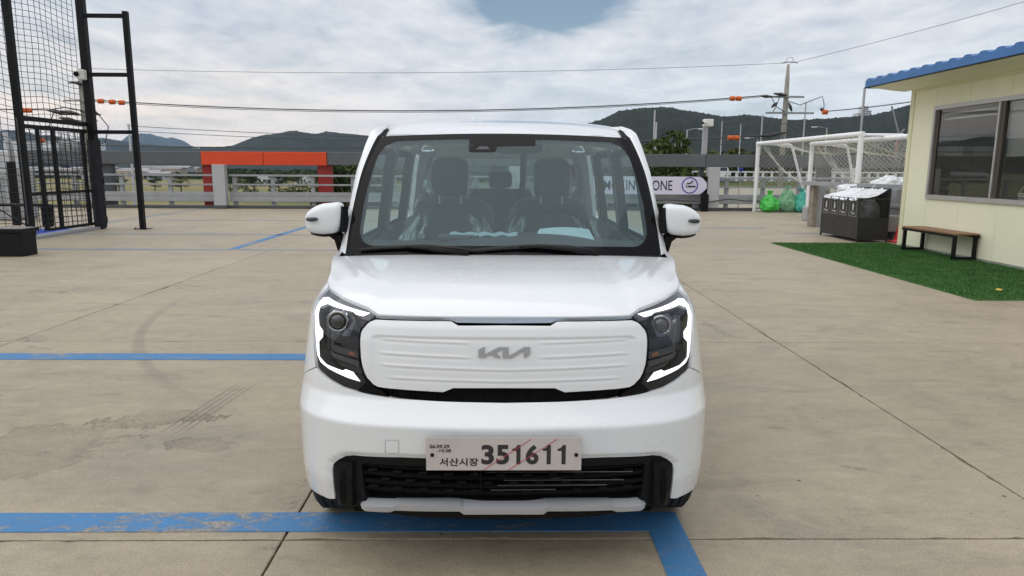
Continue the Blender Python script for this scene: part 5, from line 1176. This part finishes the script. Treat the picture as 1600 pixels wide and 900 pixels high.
m.build('jumper','cable',p1,True)
for x,a,b,lab in ((21.95,-9,6.0,'thin grey pole under the left end of the crossarm'),(25.55,-9,7.0,'thin grey pole right of the concrete power pole')):
    m=MB(); m.tube([(x,60.6,a),(x,60.6,b)],[.10,.06],8); tag(m.build('thin_pole','steel_pole',None,True),lab,'pole','thin poles')
p2_=utility_pole(-34.4,60,9.2,'power pole with transformers behind the cage net at the left')
for z,w in ((8.0,.9),(6.6,1.4),(5.5,1.9),(5.0,1.5),(2.2,1.8)): MB().box(-34.4-w,-34.4+w*.8,59.7,59.82,z,z+.12).build('crossarm','steel_pole',p2_)
for x in (-35.6,-35.0,-36.1):
    m=MB(); m.lathe([(.0,0),(.27,.02),(.30,.1),(.30,.85),(.25,.95),(.06,1.0),(.05,1.7),(.0,1.72)],'z',(x,59.5,2.4),10); m.build('transformer','steel_pole',p2_,40)
m=MB()
for pts in ([(-36.9,5.9),(-35.6,6.1),(-34.4,5.9),(-33.0,5.7)],[(-33.2,5.9),(-32.2,4.6),(-32.6,3.3),(-33.4,3.1)],[(-36.5,5.8),(-37,4.6),(-36.4,3.2)]): m.tube([(a,59.5,b) for a,b in pts],.045,5)
m.build('jumper','cable',p2_,True)
for x,z in ((-36.3,5.75),(-35.2,5.7),(-33.6,5.7),(-35.4,5.15),(-34.2,8.0)): ins=MB(); ins.tube([(x-.8,59.5,z+.12),(x,59.5,z),(x+.7,59.5,z-.1)],[.05,.2,.05],6); ins.build('insulator','insulator',p2_,True)
def wire(a,b,sag,r,lab,m_='cable',n=26):
    a,b=Vector(a),Vector(b); m=MB(); m.tube([a+(b-a)*(i/n)-Vector((0,0,sag*4*(i/n)*(1-i/n))) for i in range(n+1)],r,5); tag(m.build('power_line',m_,None,True),lab,'cable','overhead wires'); return lambda f:a+(b-a)*f-Vector((0,0,sag*4*f*(1-f)))
w1=wire((-33.9,59.5,6.75),(21.3,59.5,7.42),1.05,.045,'main dark power line sagging low just above the van roof between both poles')
wire((-33.9,59.9,6.65),(21.4,59.9,7.36),1.05,.03,'second dark wire running close along the main power line','cable_pale')
w2=wire((-34.4,60,9.25),(23.4,60,10.1),.55,.020,'hair-thin pale wire high across the sky, left of the pole top','cable_pale')
wire((23.8,60,10.1),(38,40,13.4),.25,.02,'hair-thin pale wire rising to the upper right corner','cable_pale')
w3=wire((26.6,59.6,6.2),(33.5,53,6.95),.12,.04,'dark wire running from the crossarm to the cabin roof')
w4=wire((22.2,59.5,4.25),(-34,59.5,3.1),.55,.05,'thick black bundle cable low behind the van and above the beam')
wire((-31,60,4.7),(22.3,60.2,4.0),.55,.025,'upper of the three low thin wires left of the van','cable'); wire((-31,60,4.3),(22.3,60.4,3.6),.5,.025,'lower of the three low thin wires left of the van','cable')
w5=wire((-37,59.5,5.9),(-62,52,6.9),.4,.05,'dark power line running left from the transformer pole'); w6=wire((-34.5,60.5,3.6),(-64,56,3.6),.2,.04,'lower dark wire running left behind the net')
def marker(p,lab,n=2):
    t=thing('wire_marker',tuple(p),lab,'wire marker','orange markers on the wires')
    for k in range(n):
        m=MB(); prof=[(.05,-.24)]
        for i in range(4): prof+=[(.20,-.22+.11*i),(.20,-.17+.11*i),(.12,-.15+.11*i),(.12,-.125+.11*i)]
        prof+=[(.05,.24)]
        m.lathe(prof,'x',(p[0]+.52*(k-(n-1)/2),p[1],p[2]-.06),10); m.build('coil','marker',t)
f=lambda px:(px-783)/1100*59.5
marker(w1((f(1139)+33.9)/55.2),'orange coil marker on the main line left of the concrete pole',2)
marker(w4((22.2-f(1139))/56.2),'orange coil marker on the low cable above the camera post')
for px,l in ((180,'orange marker on the main line between the black brace posts'),(197,'orange marker touching the tall black brace post on its left'),(211,'orange marker touching the tall black brace post on its right')): marker(w1(max(0,(f(px)+33.9)/55.2)),l,1)
for fr_,l,n in ((.06,'orange marker pair nearest the transformer pole, behind the net',2),(.19,'single orange marker farther left behind the net',1)): marker(w5(fr_),l,n)
for fr_,l,n in ((.12,'low orange marker behind the cage gate',1),(.25,'low orange marker pair at the left edge behind the net',3)): marker(w6(fr_),l,n)
marker(w3(.02),'orange marker at the right end of the crossarm',1)
def lamp(x,y,top,lab,arm=0.,w=.09):
    t=thing('street_lamp',(x,y,-9),lab,'street lamp','street lamps and thin poles beyond the deck'); m=MB(); m.tube([(x,y,-9),(x,y,top)],[w*1.4,w*.8],8); m.build('pole','steel_pole',t,True)
    if arm:
        m=MB(); m.tube([(x,y,top-.1),(x+arm*.5,y,top+.12),(x+arm,y,top+.10)],w*.6,6); m.build('arm','steel_pole',t,True); m=MB(); m.box(x+arm-.35,x+arm+.35,y-.15,y+.15,top+.0,top+.16,.03); m.build('lamp_head','facade_white',t)
g_=lambda px,y:(px-783)/1100*y; hz=lambda py,y:1.47+(262-py)/1100*y
lamp(g_(1067,90),90,hz(203,90),'street lamp with its arm reaching right, left of the camera post',1.7); lamp(g_(1282,95),95,hz(199,95),'street lamp with its arm reaching left, above the white goals',-1.7)
lamp(g_(1176,110),110,hz(216,110),'small street lamp just above the far end of the goal',-1.6)
for px,py,y,l in ((1091,208,80,'thin bare pole immediately left of the camera post'),(1120,190,85,'thin bare pole right of the camera post'),(1149,194,85,'thin bare pole under the orange wire marker'),(1059,216,80,'short thin pole left of the lamp'),(1049,224,80,'shortest thin pole near the van pillar'),(218,200,34,'thin grey pole beside the tall black brace post'),(1016,174,220,'tall far pole of the power line pair above the van pillar'),(1019,192,200,'shorter far pole with crossarm above the van pillar')):
    lamp(g_(px,y),y,hz(py,y),l,0,.07 if y>60 and y<150 else (.06 if y<60 else .28))
# ---------------------------------------------------------------- land below and beyond
def field():
    m=bpy.data.materials.new('field'); m.use_nodes=True; t=m.node_tree; b=t.nodes['Principled BSDF']; b.inputs['Roughness'].default_value=.9; l=t.links.new
    g=N(t,'ShaderNodeNewGeometry')
    def noi(s,sc=(1,1,1),d=5):
        mp=N(t,'ShaderNodeMapping'); mp.inputs['Scale'].default_value=sc; l(g.outputs['Position'],mp.inputs[0]); n=N(t,'ShaderNodeTexNoise',inp={'Scale':s,'Detail':d,'Roughness':.65}); l(mp.outputs[0],n.inputs['Vector']); return n.outputs['Fac']
    a=noi(.012,(.6,2.2,1)); f_=noi(.25); r=noi(.03,(.5,1.5,1))
    c=ramp(t,[(.30,(.050,.070,.020)),(.45,(.13,.125,.035)),(.55,(.21,.175,.06)),(.66,(.09,.11,.03)),(.8,(.28,.22,.11))],M(t,'ADD',M(t,'MULTIPLY',a,.75),M(t,'MULTIPLY',f_,.25))).outputs[0]
    sx=N(t,'ShaderNodeSeparateXYZ'); l(g.outputs['Position'],sx.inputs[0])
    rub=M(t,'MULTIPLY',ramp(t,[(.50,0),(.60,1)],f_).outputs[0],ramp(t,[(.24,0),(.255,1),(.285,1),(.30,0)],M(t,'MULTIPLY',sx.outputs[1],.001)).outputs[0])
    c=MIX(t,rub,c,(.42,.39,.34)); l(c,b.inputs['Base Color']); MT['field']=m
field()
tag(MB().add([(-10400,-10400,-9.2),(10400,-10400,-9.2),(10400,10400,-9.2),(-10400,10400,-9.2)],[(0,1,2,3)]).build('ground','field'),kind='structure')
def ridge(name,D,depth,prof,a0,a1,da,rows,amp,fs,mt,seed):
    """prof: (pixel column, pixel row) of the skyline, turned into bearing and height at distance D"""
    tab=sorted((math.degrees(math.atan((px-783)/1100)),(262-py)/1100) for px,py in prof); n=int((a1-a0)/da)
    V=[];F=[]
    for i in range(n+1):
        az=a0+(a1-a0)*i/n; e=lerp_tab(tab,az)
        if az<tab[0][0]: e*=1-.25*sstep(0,20,tab[0][0]-az)+.12*noise.noise((az*.11,seed,0))*3
        if az>tab[-1][0]: e*=1+.2*noise.noise((az*.1,seed,3))
        H=1.47+e*D*1.03*(math.cos(R(az)) if abs(az)<45 else .72)+9.2
        for j in range(rows+1):
            f=j/rows*1.35; d=D-depth+depth*f
            sh=sstep(-.05,1.0,f)**.9 if f<=1 else 1-(f-1)*1.6
            big=noise.noise((az*.22*D/1000+seed,f*3.1,seed))*.16*math.sin(math.pi*min(1,f))*H
            tr=(noise.noise((az*fs,f*depth/D*57*fs,seed))+.5*noise.noise((az*fs*2.3,f*depth/D*131*fs,seed+2)))*amp*sstep(.05,.3,f)
            z=-9.3+max(0,H*sh+big+tr*(1 if f<1 else .4))
            V.append((d*math.sin(R(az)),d*math.cos(R(az)),z))
    r=rows+1
    F=[(i*r+j,(i+1)*r+j,(i+1)*r+j+1,i*r+j+1) for i in range(n) for j in range(rows)]
    o=MB().add(V,F).build(name,mt,None,True); return tag(o,kind='structure')
ridge('near_hill',1150,620,[(860,214),(900,203),(940,192),(960,184),(1000,178),(1040,176),(1080,181),(1105,187),(1125,191),(1160,188),(1200,189),(1240,191),(1300,191),(1340,188),(1370,181),(1400,171),(1425,164),(1500,150),(1600,146),(1700,160)],-1,62,.11,120,3.4,7.,'hill_green',3)
ridge('middle_hill',2300,900,[(310,238),(340,236),(370,233),(395,226),(430,217),(462,211),(480,213),(500,215),(515,212),(560,216),(600,219),(700,222),(800,216),(900,214),(960,225)],-29,12,.10,80,3.6,4.,'hill_green',11)
ridge('left_hill',4200,1500,[(0,215),(40,213),(60,214),(80,219),(105,221),(140,228),(165,222),(185,225),(240,230),(290,235),(330,238),(400,244)],-110,-18,.13,24,5,3.,'hill_green',23)
ridge('far_mountain',9500,1500,[(120,250),(180,236),(195,231),(205,226),(215,220),(237,215),(250,217),(262,220),(275,222),(285,221),(300,227),(315,235),(340,245),(380,252)],-34,-18,.06,22,16,3.,'hill_green',31)
# trees: tapered trunk with limbs, crown of many small leaf faces gathered in clumps
def tree_meshes(seed,h,rad,leaf,nleaf,mt):
    rr=random.Random(seed); m=MB(); top=h*.55; m.tube([(0,0,0),(.1,0,h*.25),(.0,.1,top),(.1,0,h*.8)],[h*.022,h*.017,h*.011,h*.004],8)
    cl=[]
    for k in range(16):
        a=rr.uniform(0,6.28); z=rr.uniform(.32,.98)*h; r=rad*(1-abs(z/h-.58)*1.35)*rr.uniform(.35,1.0); c=(r*math.cos(a),r*math.sin(a),z); cl.append((c,rad*rr.uniform(.28,.50)))
        m.tube([(0,0,max(h*.2,z-.35*h*.6)),(c[0]*.5,c[1]*.5,z-.1*h),c],[h*.008,h*.005,h*.002],5)
    V=[];F=[]
    for k in range(nleaf):
        c,r=rr.choice(cl); v=Vector((rr.gauss(0,1),rr.gauss(0,1),rr.gauss(0,1))).normalized()*r*rr.uniform(.45,1.0)**.6
        p=Vector(c)+Vector((v.x,v.y,v.z*.75)); n=Vector((rr.gauss(0,1),rr.gauss(0,1),rr.gauss(.5,1))).normalized(); a=n.orthogonal().normalized()*leaf*rr.uniform(.6,1.3); b=n.cross(a)*.75
        i=len(V); V+=[p-a,p-b,p+a,p+b]; F.append((i,i+1,i+2,i+3))
    return m,MB().add(V,F),mt
kinds=[]
for sd,mt in ((1,'leaf_dark'),(2,'leaf_mid'),(3,'leaf_olive')):
    t=thing('tree',(0,0,0),'tree','tree'); a,b,mt=tree_meshes(sd,10.,3.1,.15,3800,mt); a.build('trunk','bark',t,True); b.build('crown',mt,t); kinds.append(t)
def tree(k,px,y,py,lab,wide=1.,used=set()):
    top=hz(py,y)+9.2; o=kinds[k] if k not in used else copy_tree(kinds[k]); used.add(k)
    o.location=(g_(px,y),y,-9.2); s=top/10.; o.scale=(s*wide,s*wide,s); o.rotation_euler.z=random.uniform(0,6); o['label']=lab; o['group']='trees beyond the deck'
TL=[(1,1030,58,219,'bushy green tree rising above the beam beside the van pillar',1.0),(0,1000,62,232,'darker tree half hidden by the van pillar',1.),(2,1062,70,244,'low olive tree just left of the camera post',1.),(0,1025,50,262,'dark tree below the beam behind the arrow sign',.9),(0,1068,54,270,'small dark tree behind the arrow sign lettering',.9),
(2,1105,95,240,'tree top low above the beam beside the camera post',1.1),(0,1135,100,242,'dark tree top above the beam right of the camera post',1.1),(2,1160,98,236,'olive tree top left of the far goal post',1.1),(0,1192,100,240,'dark tree top behind the far goal corner',1.1),(1,1218,110,240,'green tree top under the far goal crossbar',1.1),(2,1250,105,244,'olive tree behind the goal net, near the bent stay',1.1),(1,1300,105,216,'light green tree standing tallest behind the goals',1.3),(0,1330,100,236,'dark tree behind the near goal post',1.1),(2,1372,98,238,'olive tree behind the nested goal net',1.1),(0,1405,95,240,'dark tree beside the cabin corner',1.1),
(0,550,46,256,'dark tree below the beam at the left side of the van',.85),(0,528,52,270,'dark tree right of the dark red column',.85),(2,575,50,262,'olive tree partly behind the van left pillar',.9),(0,402,230,274,'small dark tree in the fields left of centre',1.6),(0,440,240,273,'dark tree in the fields under the orange panels',1.6),(2,470,220,276,'olive tree in the fields near the right red column',1.6),(0,365,260,275,'dark tree in the fields beside the grey column',1.6),(2,290,300,276,'olive tree in the fields in front of the far buildings',1.7),(0,250,310,277,'dark tree in the fields left of the olive one',1.7),(0,195,300,277,'dark tree in the fields beside the brace post',1.7)]
for a in TL: tree(*a)
# woodland bands that read as one mass
def wood(name,n,px0,px1,y0,y1,h0,h1,size,mt,seed,lab):
    rr=random.Random(seed); V=[];F=[]
    for k in range(n):
        y=rr.uniform(y0,y1); x=g_(rr.uniform(px0,px1),y); q=noise.noise((x*.03+seed,y*.02,1)); h=h0+(h1-h0)*max(0,.5+q)
        base=Vector((x,y,-9.2)); p=base+Vector((rr.gauss(0,1),rr.gauss(0,1),h*rr.uniform(.1,1)**.6)); nn=Vector((rr.gauss(0,1),rr.gauss(0,1),rr.gauss(.6,1))).normalized(); a=nn.orthogonal().normalized()*size*rr.uniform(.6,1.3); b=nn.cross(a)*.8
        i=len(V); V+=[p-a,p-b,p+a,p+b]; F.append((i,i+1,i+2,i+3))
    return tag(MB().add(V,F).build(name,mt),lab,'woodland',kind='stuff')
wood('woodland',16000,330,800,480,720,4,9,1.5,'leaf_dark',4,'dark wood edging the fields below the hills'); wood('woodland',9000,60,330,560,800,2,6,1.5,'leaf_dark',6,'thin line of trees among the far buildings'); wood('woodland',16000,960,1480,125,220,8.5,12.5,.8,'leaf_dark',9,'dark wood at the foot of the right hill')
wood('shrub_belt',7000,960,1440,84,96,6.5,9.4,.35,'leaf_olive',12,'shrubs along the far side of the raised road')
# far buildings
rr=random.Random(11)
def house(x,y,w,d,h,mt,lab,roof=True,nw=0):
    t=thing('far_building',(x,y,-9.2),lab,'building','buildings in the valley'); MB().box(x-w/2,x+w/2,y-d/2,y+d/2,-9.2,-9.2+h).build('wall',mt,t)
    r=MB(); r.add([(x-w/2-.3,y-d/2-.3,h-9.19),(x+w/2+.3,y-d/2-.3,h-9.19),(x+w/2+.3,y+d/2+.3,h-9.19),(x-w/2-.3,y+d/2+.3,h-9.19),(x-w/2-.3,y,h-9.2+d*.12),(x+w/2+.3,y,h-9.2+d*.12)],[(0,1,5,4),(2,3,4,5),(0,4,3),(1,2,5),(0,3,2,1)]); r.build('roof','roof_far',t)
    for k in range(nw):
        xx=x-w/2+w*(k+.5)/nw; MB().box(xx-w/nw*.3,xx+w/nw*.3,y-d/2-.12,y-d/2-.01,-9.2+h*.4,-9.2+h*.75).build('window','window_far',t)
B=[(172,560,26,8.,'facade_white','white low hall at the left of the far buildings'),(186,600,14,6,'facade_grey','small grey hall next to the white hall'),(205,560,22,6.5,'facade_beige','beige block directly right of the brace post'),(222,610,26,7,'facade_beige','beige block partly behind the thin grey pole'),(240,570,24,6,'facade_beige','long beige hall left of the centre of the far group'),(255,640,30,9,'facade_white','white hall behind the beige halls'),(262,540,16,5,'facade_grey','grey hut in front of the beige halls'),(276,600,22,8,'facade_beige','beige block at the right end of the far group'),(290,640,20,9,'facade_grey','grey block next to the right beige block'),(300,690,26,8,'facade_beige','farthest beige block at the right'),(150,620,26,8,'facade_white','white hall seen behind the cage post'),(115,600,30,7,'facade_beige','beige hall seen through the cage gate'),(85,640,30,8,'facade_white','white hall seen through the left of the gate'),(428,430,11,4,'facade_white','small white farm building under the orange panels'),(478,440,7,4,'facade_white','tiny white shed left of the right red column')]
for px,y,w,h,mt,l in B: house(g_(px,y),y,w,rr.uniform(10,16),h,mt,l,nw=4)
for px,y,w,h,l in ((50,2300,70,0,'pale factory block high on the slope at the left'),(75,2350,60,0,'pale factory block on the slope left of the gate post'),(98,2300,60,0,'pale factory block on the slope behind the gate'),(120,2350,40,0,'small pale factory block on the slope behind the net')):
    z=hz(228,y); t=thing('far_building',(g_(px,y),y,z),l,'building','factories on the left slope'); x=g_(px,y); MB().box(x-w/2,x+w/2,y-20,y+200,z-60,z+4).build('wall','facade_white',t); MB().box(x-w/2-1,x+w/2+1,y-21,y+201,z+4,z+6).build('roof','roof_far',t)
# apartment tower on the hill and a crane
ax=g_(1340,1000); ay=1000.; t=thing('apartment_tower',(ax,ay,40),'pale high-rise apartment cluster on the hill left of the cabin roof','tower')
for dx,w,z,dy in ((-6.5,5.5,hz(176,ay),3),(0,7.,hz(166,ay),0),(7,6,hz(172,ay),4)):
    b=MB().box(ax+dx-w/2,ax+dx+w/2,ay+dy,ay+dy+14,20,z).build('block','facade_white',t)
    for k in range(9):
        for q in (-.25,.25): MB().box(ax+dx+w*(q-.13),ax+dx+w*(q+.13),ay+dy-.25,ay+dy-.02,z-2.4-2.9*k,z-1.0-2.9*k).build('window','window_far',b)
cr_=thing('tower_crane',(g_(1390,600),600,0),'slender crane with slanted boom in front of the hill beside the cabin','crane')
m=MB(); m.bar((g_(1391,600),600,-9),(g_(1393,600),600,hz(212,600)),1.2); m.build('mast','crane_red',cr_)
m=MB(); m.bar((g_(1395,600),600,hz(210,600)),(g_(1379,600),600,hz(166,600)),1.1); m.bar((g_(1395,600),600,hz(210,600)),(g_(1402,600),600,hz(200,600)),.9); m.build('boom','steel_pole',cr_)
# raised road with white balustrade, parapet wall, vehicles
tag(MB().box(11,75,68,84,-9.2,.30).build('raised_road','kerb_dark'),kind='structure')
mb=MB(); mb.grid(lambda x,v:(x,67.98-17*v,.28-2.6*v+.25*noise.noise((x*.3,v*4,1))),lin(11,75,80),lin(0,1,12)); mb.grid(lambda x,v:(x,50.98,-2.4-6.9*v),lin(11,75,2),[0,1]); tag(mb.build('embankment','leaf_olive',None,True),kind='structure')
br=thing('balustrade',(30,68.6,.3),'white concrete balustrade along the raised road behind the goals','balustrade')
for k in range(52):
    x=13.2+.86*k; MB().box(x-.09,x+.09,68.45,68.65,.301,1.13).build('baluster','bridge_white',br)
for z in (.62,1.135): MB().box(13,58,68.42,68.68,z,z+.13).build('rail','bridge_white',br)
wl=thing('concrete_wall',(17.5,46,-2),'cream concrete panel wall seen between the rails right of the grey column','wall')
for k in range(12): MB().box(13.4+2.0*k+.03,15.4+2.0*k-.03,45.9,46.1,-9.2,.26).build('wall_panel','wall_cream',wl)
def vehicle(px,y,w,h,lab,mt,cat,box=False):
    x=g_(px,y); t=thing('van' if not box else 'truck',(x,y,.3),lab,cat); z=.3
    prof=[(-w/2,.25),(w/2,.25),(w/2,h*.55),(w*.40,h*.62),(w*.30,h),(-w/2+.1,h),(-w/2,h*.8)] if not box else [(-w/2,.35),(w*.28,.35),(w*.28,h),(-w/2,h)]
    b=MB().prism(prof,lambda a,c,q:(x+a,y+q,z+c),-.85,.85).build('body',mt,t)
    if box: MB().prism([(w*.29,.3),(w/2,.3),(w/2,h*.5),(w*.44,h*.78),(w*.29,h*.78)],lambda a,c,q:(x+a,y+q,z+c),-.8,.8).build('cab','van_white',t)
    else: MB().box(x-w*.40,x+w*.28,y-.87,y-.851,z+h*.62,z+h*.9).build('window','window_far',t)
    for a in (-w*.32,w*.32): MB().lathe([(.0,-.1),(.30,-.1),(.32,0),(.30,.1),(0,.1)],'y',(x+a,y-.8,z+.32),12).build('wheel','rubber',t)
vehicle(1120,75,1.9,1.45,'white car on the raised road, its roof above the balustrade','van_white','car')
vehicle(1311,76,2.4,1.95,'grey box truck on the raised road behind the nested goal','roof_far','truck',True)
t=thing('cyan_board',(g_(1274,72),72,.3),'light blue board standing on the raised road behind the goals','board'); x=g_(1274,72); MB().box(x-.28,x+.28,71.95,72.05,.9,1.65).build('board','cyan_sign',t); MB().box(x-.3,x-.25,72.06,72.1,.301,1.6).build('post','steel_pole',t)
t=thing('road_sign',(g_(1153,66),66,0),'round blue road sign with orange light above it, left of the goal post','road sign'); x=g_(1153,66); m=MB(); m.lathe([(0,-.03),(.20,-.02),(.20,.02),(0,.03)],'y',(x,65.9,hz(263,66)),16); m.build('disc','sign_blue',t); m=MB(); m.tube([(x,66,-2),(x,66,hz(257,66))],.04,6); m.build('post','steel_pole',t); MB().box(x-.2,x+.2,65.9,66.0,hz(259,66),hz(257,66)).build('warning_light','marker',t)
# ---------------------------------------------------------------- air
hz_=bpy.data.materials.new('haze'); hz_.use_nodes=True; t_=hz_.node_tree; t_.nodes.clear(); pv=N(t_,'ShaderNodeVolumePrincipled'); pv.inputs['Color'].default_value=(.50,.72,1,1); pv.inputs['Density'].default_value=HAZE; pv.inputs['Anisotropy'].default_value=0
t_.links.new(pv.outputs[0],N(t_,'ShaderNodeOutputMaterial').inputs['Volume']); MT['haze']=hz_
tag(MB().box(-10500,10500,-10500,10500,-10.4,560).build('haze','haze'),kind='stuff')
